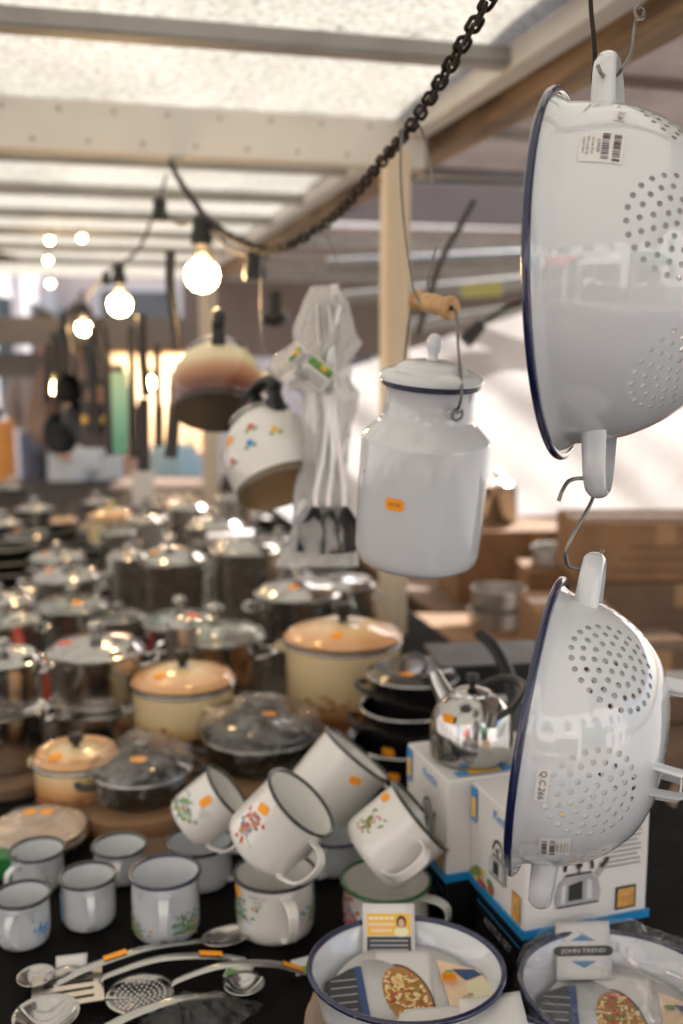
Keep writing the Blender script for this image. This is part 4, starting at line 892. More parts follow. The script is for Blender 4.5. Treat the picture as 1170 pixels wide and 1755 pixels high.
# --- black saucepan tower
r3_ = 96 / FPX * 1.68
zA = TZ + .001; hA = Z(1262, 1.68) - zA
pa = pot('widest black saucepan with an orange tag, bottom of the tower by the kettle boxes', 690, 1.68, 192, 1262, zA, 'black', None, None, handles='loop', hang=200, st=None, name='saucepan', cat='saucepan')
zB = Z(1262, 1.68) - .045; pb_ = pot('middle black saucepan of the tower by the kettle boxes', 696, 1.68, 160, 1204, zB, 'black', None, None, handles='loop', hang=190, name='saucepan', cat='saucepan')
zC = Z(1204, 1.68) - .035; pc = pot('top black saucepan of the tower, closed by a black lid with an orange tag', 708, 1.68, 158, 1150, zC, 'black', 'black', 'strap', hang=10, st=[(-110, .55)], lidh=.09, name='saucepan', cat='saucepan')
for t_, r_, h_, a_ in ((pa, 96 / FPX * 1.68, hA, -104), (pb_, 80 / FPX * 1.68, Z(1204, 1.68) - zB, -118)):
    mb = MB(); f_ = cylmap(lambda z: r_ * (.82 + .15 * z / h_) + .002, R(a_), h_ * .45, .001); sticker_shape(mb, f_, .02, .014); mb.build('price_sticker', ORG, t_)
lt = thing('glass_lid', 'steel-rimmed glass lid leaning behind the black saucepan tower', 'lid', D(765, 1.86, Z(1165, 1.86)), rotc(0)); mb = MB(); mb.lathe([(.06, 0), (.05, .008), (.025, .015), (0, .018)], 40); mb.build('glass', GLASS, lt); mb = MB(); mb.lathe([(.06 + .003 * math.cos(a), .003 * math.sin(a)) for a in [2 * math.pi * i / 8 for i in range(8)]], 48, close=True); mb.build('rim', STL, lt); lt.rotation_euler = (R(18), R(10), rotc(0))
mb = MB(); mb.lathe([(.007, .017), (.006, .024), (.012, .03), (.011, .036), (0, .038)], 20); mb.build('knob', PLA, lt)
pot('dark steel saucepan behind the glass lid, low right of the white post', 760, 1.95, 120, 1200, TZ + .001, 'black', None, None, name='saucepan', cat='saucepan', hang=30)
# --- wrapped pans and plates
def wrap(parent, r, z0, h, seed, name='plastic_wrap', peak=.5):
    mb = MB()
    def wob(a, z, k): return 1 + .05 * noise.noise(Vector((math.cos(a) * 4 + seed, math.sin(a) * 4, z * 40)))
    pr = [(r * 1.03, z0), (r * 1.06, z0 + h * .3), (r * 1.05, z0 + h * .6), (r * .95, z0 + h * .85), (r * .6, z0 + h * .98), (r * .3, z0 + h * (1 + peak * .4)), (0, z0 + h * (1 + peak * .3))]
    pr = [(max(0, p.x), p.z) for p in spline([(a, 0, b) for a, b in pr], 4)]; pr[-1] = (0, pr[-1][1])
    mb.lathe(pr, 64, wob=wob)
    for i, v in enumerate(mb.v):
        v.z += .012 * r / .1 * noise.noise(Vector((v.x * 28 + seed, v.y * 28, seed))) + .006 * noise.noise(Vector((v.x * 80, v.y * 80, seed)))
    return mb.build(name, FILM, parent, sharp=180)
def wrapped_pan(label, px, d, wpx, z0, hh, seed, stick):
    r = wpx / 2 / FPX * d; t = thing('wrapped_pan', label, 'wrapped pan', D(px, d, z0), rotc(0), 'plastic-wrapped black pans')
    mb = MB(); mb.lathe([(0, 0), (r * .8, 0), (r * .88, hh * .15), (r * .97, hh), (r * .93, hh), (r * .8, hh * .2), (0, hh * .15)], 56); mb.build('pan', BLK, t, sharp=40)
    lp = [(r * .98, hh), (r * .97, hh + .006), (r * .85, hh + r * .13), (r * .5, hh + r * .25), (0, hh + r * .3)]
    mb = MB(); mb.lathe(lp, 56); lo = mb.build('lid', GLASSD, t, sharp=60)
    mb = MB(); mb.lathe([(r * .97 + .0025 * math.cos(a), hh + .003 + .0025 * math.sin(a)) for a in [2 * math.pi * i / 8 for i in range(8)]], 56, close=True); mb.build('lid_rim', STL, lo, sharp=80)
    q = hh + r * .29; mb = MB(); mb.lathe([(.008, q), (.007, q + .008), (.015, q + .014), (.013, q + .022), (0, q + .024)], 20); mb.build('knob', PLA, lo)
    mb = MB(); stickerlid(mb, lp, stick[0] * r, stick[1] * r, .022); so_ = mb.build('price_sticker', ORG, t); so_.location.z = .012
    for s_ in (0, 180):
        a = R(s_ + 20); er = Vector((math.cos(a), math.sin(a), 0)); et = Vector((-math.sin(a), math.cos(a), 0)); mb = MB(); c_ = er * r * .95 + Vector((0, 0, hh * .8)); mb.tube(spline([c_ - et * .025, c_ + er * .02 - et * .015, c_ + er * .02 + et * .015, c_ + et * .025], 5), .005, 8); mb.build('handle', PLA, t)
    wrap(t, r, .002, hh + r * .3 + .014, seed)
    return t
board('round brown cardboard tray under the larger wrapped pan', 445, 1.66, .235, .2, TZ, .026, m=CARD, round_=True, name='cardboard_tray', cat='tray')
wrapped_pan('larger black pan wrapped in clear plastic, between the cream pots and the tilted mugs', 447, 1.66, 205, TZ + .028, .045, 3.1, (.15, -.15))
board('round brown cardboard tray under the smaller wrapped pan', 238, 1.53, .185, .2, TZ, .026, m=CARD, round_=True, name='cardboard_tray', cat='tray')
wrapped_pan('smaller black pan wrapped in clear plastic, behind the standing mugs', 243, 1.53, 172, TZ + .028, .038, 7.7, (.05, -.45))
for (px, py, d_, lb) in ((332, 1292, 1.7, 'pointed cardboard flap sticking up left of the larger wrapped pan'), (160, 1390, 1.55, 'pointed cardboard flap sticking up left of the smaller wrapped pan')):
    mb = MB(); mb.add([(-.012, 0, 0), (.034, 0, -.012), (-.016, 0, .05), (-.012, .002, 0), (.034, .002, -.012), (-.016, .002, .05)], [(0, 1, 2), (5, 4, 3), (0, 3, 4, 1), (1, 4, 5, 2), (2, 5, 3, 0)]); o = mb.build('cardboard_flap', CARD); o.location = D(px, d_, TZ + .012); o.rotation_euler = (R(-12), 0, rotc(12)); tag(o, lb, 'cardboard')
t = thing('wrapped_plates', 'stack of cream plates wrapped in plastic with two orange stickers, on the left edge', 'plates', D(66, 1.43, TZ), rotc(0)); r = 84 / FPX * 1.43
mb = MB(); mb.lathe([(0, .004), (r * .6, 0), (r * .98, .014), (r, .018), (r * .96, .02), (r * .72, .012), (0, .012)], 56); mb.build('plate', CARD, t)
mb = MB(); mb.lathe([(0, .013), (r * .6, .012), (r * .95, .024), (r * .97, .028), (r * .92, .029), (r * .7, .022), (0, .022)], 56); mb.build('plate', mat('peach_ceramic', (.55, .42, .32), .25, coat=.3), t)
wrap(t, r, .002, .036, 5.5, peak=.2)
for x in (-.012, .012): mb = MB(); m_disc(mb, planemap((x, .005, .047), (1, .1, 0), (0, 1, .08)), 0, 0, .009, .007); mb.build('price_sticker', ORG, t)
mb = MB(); mb.box((0, 0, .02), (.03, .03, .03)); o = mb.build('green_packet', [mat('green_packet', (.02, .16, .04), .4)], bevel=.002); o.location = D(12, 1.34, TZ); o.rotation_euler = (0, 0, rotc(8)); tag(o, 'small dark green packet at the left edge behind the front mugs', 'packet')
board('crumpled brown cardboard lying behind the navy-rimmed mug', 330, 1.42, .15, .06, TZ, .006, rot=8, m=CARDD)
# ================================================================== mugs
def mug(label, base, axis, hdir, r, h, rim, hang=0, marks=(), st=None, wall=WHW, grp='white enamel mugs'):
    t = thing('enamel_mug', label, 'mug', base, axes(axis, hdir), grp)
    pr = [(0, .002), (r * .8, .0015), (r * .87, 0), (r * .93, .003), (r * .965, .009), (r * .975, .02), (r * .975, h * .94), (r * 1.0, h - .001), (r * .975, h), (r * .95, h * .94), (r * .945, .016), (r * .88, .006), (0, .005)]
    mb = MB(); mb.lathe(pr, 72); mb.build('cup', wall, t, sharp=60)
    mb = MB(); mb.lathe([(r * .995 + .0023 * math.cos(a), h + .0023 * math.sin(a)) for a in [2 * math.pi * i / 8 for i in range(8)]], 72, close=True); mb.build('rim', rim, t, sharp=80)
    a = R(hang); er = Vector((math.cos(a), math.sin(a), 0)); et = Vector((-math.sin(a), math.cos(a), 0)); b0 = er * r * .965; v = Vector((0, 0, 1))
    ctrl = [b0 + v * h * .84, b0 + er * r * .3 + v * h * .86, b0 + er * r * .56 + v * h * .76, b0 + er * r * .6 + v * h * .5, b0 + er * r * .45 + v * h * .27, b0 + er * r * .12 + v * h * .13, b0 - er * .001 + v * h * .11]
    mb = MB(); mb.band(spline(ctrl, 6), None, et, [r * .34 * (1 - .25 * math.sin(math.pi * i / 36)) for i in range(37)], .0042, cup=-.0012); mb.build('handle', wall, t, sharp=60)
    q = r * .976
    if marks:
        for kind, ang, zf, s_ in marks:
            mb = MB()
            f_ = cylmap(q, R(ang), h * zf, .0005); rr = random.Random(int(ang * 7 + zf * 100))
            if kind == 'blueflower':
                for i in range(26): m_disc(mb, f_, rr.gauss(0, s_ * .4), rr.gauss(0, s_ * .3), s_ * .1, s_ * .06, 0, 7, rot=rr.uniform(0, 3))
                for i in range(8): m_rect(mb, f_, rr.gauss(0, s_ * .3), rr.gauss(-s_ * .2, s_ * .2), s_ * .03, s_ * .4, 0, 3, rot=rr.uniform(-1, 1))
            elif kind == 'text':
                for i in range(3): m_text(mb, f_, ('Dobré ráno', 'hrnek', 'smalt')[i], 0, s_ * (.3 - .3 * i), s_ * .3, 1)
            elif kind == 'scene':
                for i in range(50): m_disc(mb, f_, rr.gauss(0, s_ * .45), rr.gauss(0, s_ * .3), s_ * .13, s_ * .07, rr.choice((3, 3, 4, 2, 1)), 7, rot=rr.uniform(0, 3))
                m_rect(mb, f_, 0, -s_ * .35, s_ * 1.3, s_ * .14, 3)
            elif kind == 'herb':
                for i in range(44): m_disc(mb, f_, rr.gauss(0, s_ * .3), rr.gauss(0, s_ * .35), s_ * .13, s_ * .05, rr.choice((3, 3, 5)), 7, rot=rr.uniform(0, 3))
                m_rect(mb, f_, 0, -s_ * .2, s_ * .04, s_ * .8, 3, 3, .4)
            elif kind == 'figure':
                for i in range(60): m_disc(mb, f_, rr.gauss(0, s_ * .28), rr.gauss(0, s_ * .42), s_ * .12, s_ * .09, rr.choice((5, 5, 4, 2, 1)), 7, rot=rr.uniform(0, 3))
                m_rect(mb, f_, s_ * .5, -s_ * .5, s_ * .9, s_ * .03, 1, 4, -.3)
            elif kind == 'dotband':
                for i in range(20): m_disc(mb, f_, (i - 10) * s_ * .1, s_ * .04 * math.sin(i), s_ * .07, s_ * .05, 3, 7)
            elif kind == 'haze': m_disc(mb, f_, 0, 0, s_ * .5, s_ * .9, 2, 16)
            mb.build('printed_text' if kind == 'text' else 'printed_picture', [BLUE, GINK, SKY, GRN, OCH, REDP], t)
    if st:
        for (ang, zf, ro) in st: mb = MB(); sticker_shape(mb, cylmap(q, R(ang), h * zf, .0007), .017, .0105, rot=R(ro)); mb.build('price_sticker', ORG, t)
    return t
UP = Vector((0, 0, 1))
def stdmug(label, px, rimrow, wpx, d, rim, hang, marks=(), st=None, wall=WH): return mug(label, D(px, d, TZ + .0005), UP, CR, wpx / 2 / FPX * d, Z(rimrow, d) - TZ, rim, hang, marks, st, wall)
stdmug('black-rimmed mug with a blue flower print, nearest the left edge', 41, 1527, 93, 1.2, DGR, -92, [('blueflower', -150, .35, .022), ('blueflower', -30, .4, .02), ('text', -55, .8, .012)])
stdmug('black-rimmed mug behind the blue-flowered one, small green print', 66, 1452, 90, 1.325, DGR, -118, [('scene', -70, .3, .016), ('text', -60, .75, .012)])
stdmug('black-rimmed mug with a pale blue patch, between two other small mugs', 153, 1495, 94, 1.24, DGR, -72, [('haze', -150, .45, .02), ('text', -40, .8, .012)])
stdmug('farthest of the small standing mugs, in front of the smaller wrapped pan', 206, 1445, 90, 1.345, DGR, -82, [('text', -30, .7, .01)])
stdmug('navy-rimmed mug with a green landscape print, in front of the cardboard', 285, 1487, 118, 1.22, NAVY, -82, [('text', -128, .82, .013), ('scene', -140, .25, .02), ('scene', -45, .33, .024), ('dotband', -40, .2, .02)])
stdmug('plain mug upright under the leftmost tilted mug', 343, 1437, 112, 1.335, BLK, -12, wall=WH)
stdmug('printed mug upright under the tilted mug with the figure, with a price tag', 472, 1487, 137, 1.225, BLK, -70, [('scene', -150, .55, .024), ('text', -112, .78, .017), ('scene', -15, .45, .022)], [(-155, .82, -20)], WHW)
stdmug('plain mug half hidden behind the printed one, under the largest tilted mug', 574, 1418, 128, 1.38, NAVY, -112)
mug('green-rimmed mug upright behind the white baking dish, under a tilted mug', D(661, 1.24, TZ + .0005), UP, CR, .0535, Z(1502, 1.24) - TZ, GREENE, -32, [('figure', -150, .5, .03)], None, WHW)
def tiltmug(label, bpx, bpy, rpx, rpy, d, tow, r, h, rim, hd_, hang, marks=(), st=None):
    ax_ = cdir((rpx - bpx), -(rpy - bpy), 0); ax_ = (ax_ * math.cos(tow) + CB * math.sin(tow)).normalized()
    return mug(label, P(bpx, bpy, d), ax_, cdir(*hd_), r, h, rim, hang, marks, st, WHW)
tiltmug('leftmost tilted mug, blue and green print, lying on a plain mug', 324, 1412, 390, 1357, 1.31, .06, .0395, .066, DGR, (.6, -.7, .45), 0, [('scene', -105, .3, .024), ('text', -72, .55, .012)], [(-85, .72, 85)])
tiltmug('tilted mug printed with a small red figure, in the middle of the pile', 441, 1452, 512, 1374, 1.2, .2, .0485, .079, DGR, (.6, -.45, .65), 0, [('figure', -92, .42, .024)], [(-92, .74, 20)])
tiltmug('largest tilted mug, plain with one orange tag, at the top of the pile', 544, 1376, 609, 1296, 1.37, -.03, .054, .084, DGR, (.75, -.55, -.3), 0, (), [(-95, .75, 15)])
tiltmug('rightmost tilted mug with a green herb print, handle towards the viewer', 636, 1470, 715, 1402, 1.215, .0, .0505, .077, DGR, (.1, -.25, 1), 0, [('herb', -72, .42, .022), ('dotband', 70, .6, .02)], [(-88, .8, 10)])
# ================================================================== kettle boxes and kettle
zk = TZ + .062
KBLU = mat('bright_blue_print', (.01, .22, .5), .4); PRNT = [PAP, GINK, INK, GRY, BLUE, YEL, OCH, GRN, LGRY, REDP]
def kettle_pic(mb, fn, x, y, s):
    f2 = lambda e: (lambda a, b: fn(a, b, e))
    g = f2(.0006)
    n = 22; out = []; inn = []
    ring = [(x + s * .46 * math.cos(R(a)), y + s * .52 + s * .5 * math.sin(R(a))) for a in range(-8, 196, 12)]; rin = [(x + s * .36 * math.cos(R(a)), y + s * .52 + s * .4 * math.sin(R(a))) for a in range(-8, 196, 12)]
    for i in range(len(ring) - 1): m_poly(mb, g, [rin[i], ring[i], ring[i + 1], rin[i + 1]], 2)
    m_poly(mb, g, [(x + s * .5, y + s * .3), (x + s * .8, y + s * .62), (x + s * .9, y + s * .54), (x + s * .62, y + s * .18)], 3)
    m_poly(mb, f2(.0009), [(x + s * .62, y + s * .5), (x + s * .85, y + s * .74), (x + s * .93, y + s * .68), (x + s * .72, y + s * .42)], 2)
    body = [(x - s * .62, y - s * .5), (x + s * .62, y - s * .5), (x + s * .68, y - s * .2), (x + s * .58, y + s * .15), (x + s * .34, y + s * .38), (x - s * .34, y + s * .38), (x - s * .58, y + s * .15), (x - s * .68, y - s * .2)]
    m_poly(mb, f2(.0012), body, 3)
    m_poly(mb, f2(.0015), [(x - s * .3, y - s * .35), (x + s * .12, y - s * .35), (x + s * .12, y + s * .18), (x - s * .3, y + s * .1)], 2)
    m_poly(mb, f2(.0015), [(x - s * .52, y - s * .38), (x - s * .4, y - s * .4), (x - s * .38, y + s * .15), (x - s * .5, y + .08 * s)], 8)
    m_poly(mb, f2(.0015), [(x + s * .25, y - s * .38), (x + s * .42, y - s * .38), (x + s * .4, y + s * .15), (x + s * .25, y + .2 * s)], 8)
    m_rect(mb, f2(.0015), x, y + s * .38, s * .8, s * .05, 2, 2); m_rect(mb, f2(.0015), x, y - s * .49, s * 1.25, s * .05, 2, 2); m_rect(mb, f2(.0015), x, y + s * .5, s * .05, s * .2, 2, 2); m_disc(mb, f2(.0017), x, y + s * .62, s * .1, s * .1, 2)
def kettle_box(label, corner, right_pt, wd, dp, h, flip=0):
    c = corner; ux = (right_pt - corner); ux.z = 0; ux.normalize(); uy = Vector((-ux.y, ux.x, 0))
    t = thing('kettle_box', label, 'box', c, axes((0, 0, 1), ux), 'white boxes of whistling kettles')
    mb = MB(); mb.box((wd / 2, dp / 2, h / 2), (wd, dp, h)); b = mb.build('carton', PAP, t, bevel=.0015)
    F = lambda a, b, e=0: Vector((a, -.0012 - e, b)); Lf = lambda a, b, e=0: Vector((-.0012 - e, dp - a, b)); Tp = lambda a, b, e=0: Vector((a, b, h + .0012 + e))
    mb = MB(); kettle_pic(mb, F, wd * .42, h * .4, wd * .27)
    for i in range(9): m_rect(mb, lambda a, b: F(a, b, .0004), wd * .76, h * (.9 - .045 * i), wd * (.34 if i % 3 else .28), h * .012, 1, 2)
    m_rect(mb, lambda a, b: F(a, b, .0004), wd * .82, h * .22, wd * .17, h * .22, 2, 2); m_rect(mb, lambda a, b: F(a, b, .0008), wd * .82, h * .22, wd * .14, h * .18, 6, 2)
    mb.build('front_print', PRNT, b)
    mb = MB(); kettle_pic(mb, Lf, dp * .55, h * .42, dp * .22); mb.build('side_picture', PRNT, b); mb = MB()
    m_rect(mb, lambda a, b: Lf(a, b, .0004), dp * .08, h * .8, dp * .12, h * .34, 4, 2); m_rect(mb, lambda a, b: Lf(a, b, .0008), dp * .08, h * .77, dp * .08, h * .2, 5, 2)
    mb.build('corner_print', PRNT, b); mb = MB(); m_text(mb, lambda a, b: Lf(a, b, .0006), 'Kettle', dp * .6, h * .88, h * .14, 4); mb.build('side_lettering', PRNT, b); mb = MB()
    rr = random.Random(4)
    for i in range(16): m_disc(mb, lambda a, b: Lf(a, b, .0006 + i * .00004), dp * rr.uniform(.08, .5), h * rr.uniform(.06, .2), dp * .05, h * .035, rr.choice((5, 6, 7, 9)))
    mb.build('food_print', PRNT, b); mb = MB(); m_rect(mb, lambda a, b: Lf(a, b, .0006), dp * .88, h * .22, dp * .14, h * .26, 6, 2)
    mb.build('side_print', PRNT, b)
    mb = MB(); m_text(mb, lambda a, b: Tp(a, b, .0004), 'Kettle', wd * .4, dp * .5, h * .16, 4, rot=R(90)); m_rect(mb, lambda a, b: Tp(a, b, .0004), wd * .35, dp * .1, wd * .5, dp * .1, 4, 3); m_rect(mb, lambda a, b: Tp(a, b, .0008), wd * .35, dp * .11, wd * .28, dp * .1, 5, 3); mb.build('top_print', PRNT, b)
    mb = MB(); mb.box((wd / 2, -.0016, h * .03), (wd + .006, .003, h * .075)); mb.box((-.0016, dp / 2, h * .03), (.003, dp + .006, h * .075)); mb.build('blue_edge_strip', KBLU, t)
    return t, ux, uy
c2 = T(897, 1608, zk); r2 = T(1105, 1568, zk)
wd = (r2 - c2).length
k2b, ux, uy = kettle_box('nearest kettle box, showing a grey kettle picture behind the small colander', c2, r2, wd, wd * .9, .122)
c1 = T(765, 1510, zk); r1 = c1 + ux * .1
k1b, _, _ = kettle_box('kettle box further back, carrying the shiny kettle', c1, r1, wd, wd * .85, .124)
for c_, lb in ((c2, 'black carton with a blue edge line under the nearest kettle box'), (c1, 'black carton under the kettle box that carries the shiny kettle')):
    t = thing('black_carton', lb, 'box', (c_.x, c_.y, TZ + .001), axes((0, 0, 1), ux)); mb = MB(); mb.box((wd / 2 + .001, wd * .42, .03), (wd * .98, wd * .8, .06)); b = mb.build('carton', BLKR, t, bevel=.001)
    mb = MB(); Lf = lambda a, b: Vector((wd * .011 - .002, wd * .8 - a, b)); m_rect(mb, Lf, wd * .4, .045, wd * .7, .002, 0); m_text(mb, Lf, 'KETTLE SET', wd * .4, .03, .013, 1); mb.build('side_print', [KBLU, GRY], b)
# the kettle on it
kc = D(800, 1.42, zk + .1255)
kc = c1 + ux * .058 + uy * .062; kc.z = zk + .1255
kt = thing('steel_kettle', 'shiny steel kettle with a black handle, standing on a white kettle box', 'kettle', kc, axes((0, 0, 1), ux)); r = .052; h = .078
mb = MB(); mb.lathe([(0, 0), (r * .92, 0), (r * .98, .003), (r * 1.0, .01), (r * .99, h * .48), (r * .97, h * .52), (r * .93, h * .68), (r * .8, h * .86), (r * .6, h * .98), (r * .45, h * 1.03), (0, h * 1.05)], 72); mb.build('body', STL, kt, sharp=30)
mb = MB(); mb.lathe([(r * .46, h * 1.02), (r * .44, h * 1.06), (r * .2, h * 1.12), (0, h * 1.14)], 40); l_ = mb.build('lid', STL, kt); mb = MB(); mb.lathe([(.004, h * 1.13), (.004, h * 1.2), (.009, h * 1.26), (.008, h * 1.33), (0, h * 1.36)], 20); mb.build('knob', PLA, l_)
mb = MB(); mb.tube([(-r * .3, r * .55, h * .7), (-r * .5, r * .9, h * 1.05), (-r * .58, r * 1.0, h * 1.22)], [.014, .0105, .0085], 20); mb.build('spout', STL, kt, sharp=60)
mb = MB(); mb.tube(spline([(r * .1, -r * .95, h * .8), (r * .5, -r * 1.05, h * .98), (r * 1.05, -r * .6, h * 1.12), (r * 1.25, 0, h * 1.12), (r * 1.05, r * .6, h * 1.08), (r * .4, r * .95, h * .85)], 5), .0055, 12, flat=.7); mb.build('handle', PLA, kt)
mb = MB(); mb.tube([(r * .05, -r * .9, h * .7), (r * .08, -r * .96, h * .92)], .0075, 10); mb.build('handle_bracket', STL, kt)
mb = MB(); sticker_shape(mb, cylmap(lambda z: r * .9, R(-150), h * .78, .003), .016, .012); mb.build('price_sticker', ORG, kt)
def kframe(px, py, d): return P(px, py, d)
hanging_tool('pan_handle', [P(822, 1085, 1.62), P(846, 1108, 1.6), P(868, 1150, 1.58), P(880, 1200, 1.56), P(882, 1262, 1.55), P(878, 1330, 1.52)], .013, 'thick black curved pan handle rising between the shiny kettle and the small colander', 'pan handle')
board('white steel tray edge seen behind the shiny kettle', 830, 1.72, .16, .12, Z(1185, 1.72), .01, m=mat('white_tray', (.7, .68, .68), .4), name='white_tray', cat='tray')
mb = MB(); mb.box((0, 0, .09), (.2, .14, .18)); o = mb.build('dark_crate', BLKR, bevel=.003); o.location = D(835, 1.76, TZ); o.rotation_euler = (0, 0, rotc(6)); tag(o, 'dark crate under the white tray behind the shiny kettle', 'crate')
# things on and under the back table
def cyl_thing(name, label, cat, c, r, h, m, knob=True, group=None):
    t = thing(name, label, cat, c, rotc(0), group); mb = MB(); mb.lathe([(0, 0), (r * .95, 0), (r, .004), (r, h * .97), (r * 1.03, h), (r * .97, h), (r * .96, h * .1), (0, .01)], 40); mb.build('body', m, t)
    if knob: mb = MB(); mb.lathe([(r * 1.03, h), (r * 1.0, h + .006), (r * .5, h + .02), (r * .13, h + .025), (r * .12, h + .03), (r * .2, h + .045), (0, h + .052)], 32); mb.build('lid', m, t)
    return t
cyl_thing('steel_stockpot', 'tall steel stockpot with lid on the far carton, against the white tarpaulin', 'pot', D(852, 3.25, BZ + .222), .062, .115, STL)
for i, (px, lb) in enumerate(((845, 'lower steel cake pan beside the milk can, on the far carton'), )):
    pass
q = D(850, 2.75, BZ + .02); cyl_thing('steel_pan', 'low steel pan right of the bottom of the milk can', 'pan', (q.x, q.y, BZ + .021), .075, .05, STB, False)
cyl_thing('steel_pan', 'second low steel pan, on top of the first one behind the milk can', 'pan', (q.x + .01, q.y + .01, BZ + .073), .072, .05, STB, False)
q = D(950, 2.95, BZ); cyl_thing('steel_pan', 'steel pan tucked between the cartons just left of the lower hook', 'pan', (q.x, q.y, BZ + .15), .07, .05, STB, False)
mb = MB(); mb.box((0, 0, .074), (.2, .2, .148)); o = mb.build('cardboard_box', CARD, bevel=.003); o.location = (q.x, q.y, BZ); o.rotation_euler = (0, 0, rotc(0)); tag(o, 'carton under the steel pan just left of the lower hook', 'cardboard box', 'cardboard boxes on the back table')
for (px, d, w_, z_, lb) in ((795, 2.3, .2, BZ + .002, 'pale flattened carton lying left of the open carton'), (760, 2.5, .16, BZ + .012, 'white folded sheet lying behind the black saucepan tower')):
    board(lb, px, d, w_, .12, z_, .008, rot=-14, m=PAP if 'white' in lb else CARD, name='folded_sheet')
for (a, b, lb) in (((1170, 1330, 1.6), (1098, 1480, 1.6), 'slanting brown stick leaning in the dark at the right edge'), ((1160, 1420, 1.5), (1168, 1560, 1.5), 'grey upright rod low at the right edge')):
    A_, B_ = P(*a), P(*b); mb = MB(); mb.tube([Vector((0, 0, 0)), B_ - A_], .009, 8); o = mb.build('stick', TIM if 'brown' in lb else FRMG); o.location = A_; tag(o, lb, 'stick')
mb = MB(); mb.box((0, 0, .21), (.9, .5, .42)); o = mb.build('dark_crate', mat('dark_crate_wood', (.03, .022, .018), .8), bevel=.01); o.location = (1.45, 1.15, 0); tag(o, 'large dark crate on the ground at the right edge beyond the table', 'crate')
# ================================================================== baking dishes
def rayplane(px, py, p0, n):
    r = -CB + (px - 585) / FPX * CR - (py - 877.5) / FPX * CU
    return C0 + r * ((p0 - C0).dot(n) / r.dot(n))
def dish(label, px, py, zr, rx, ry, rot, cardz, base_z):
    c = T(px, py, zr); c.z = base_z; H = zr - base_z
    t = thing('baking_dish', label, 'baking dish', c, rotc(rot), 'white enamel baking dishes with a navy rim')
    mb = MB(); mb.lathe([(0, 0), (.8, 0), (.86, H * .06), (.9, H * .25), (.96, H * .85), (.985, H), (.955, H * .95), (.87, H * .28), (.82, H * .12), (0, H * .08)], 96, sx=rx, sy=ry); mb.build('dish', WH, t, sharp=60)
    mb = MB(); n = 96
    mb.tube([(rx * 1.0 * math.cos(2 * math.pi * i / n), ry * math.sin(2 * math.pi * i / n), H) for i in range(n)], .0032, 8, closed=True); mb.build('rim', NAVY, t, sharp=80)
    return t, c
def pasta(mb, fn, cx, cy, rx, ry, rot, seed):
    f0 = lambda e: (lambda a, b: fn(a, b, e)); m_disc(mb, f0(.0006), cx, cy, rx, ry, 0, 28, rot); m_disc(mb, f0(.0010), cx, cy, rx * .9, ry * .9, 1, 28, rot)
    rr = random.Random(seed); c, s_ = math.cos(rot), math.sin(rot)
    for i in range(110):
        q = math.sqrt(rr.random()) * .82; a = rr.uniform(0, 6.28); x, y = rx * q * math.cos(a), ry * q * math.sin(a)
        m_rect(mb, f0(.0014 + .00001 * i), cx + x * c - y * s_, cy + x * s_ + y * c, rr.uniform(.004, .008), rr.uniform(.002, .0035), rr.choice((2, 2, 3, 3, 4, 5)), 2, rr.uniform(0, 3.1))
FOOD = [mat('dish_picture_edge', (.12, .07, .06), .4), mat('sauce_print', (.45, .2, .05), .4), mat('pasta_print', (.8, .52, .18), .4), mat('pasta_light_print', (.85, .66, .36), .4), REDP, mat('herb_print', (.25, .25, .05), .4)]
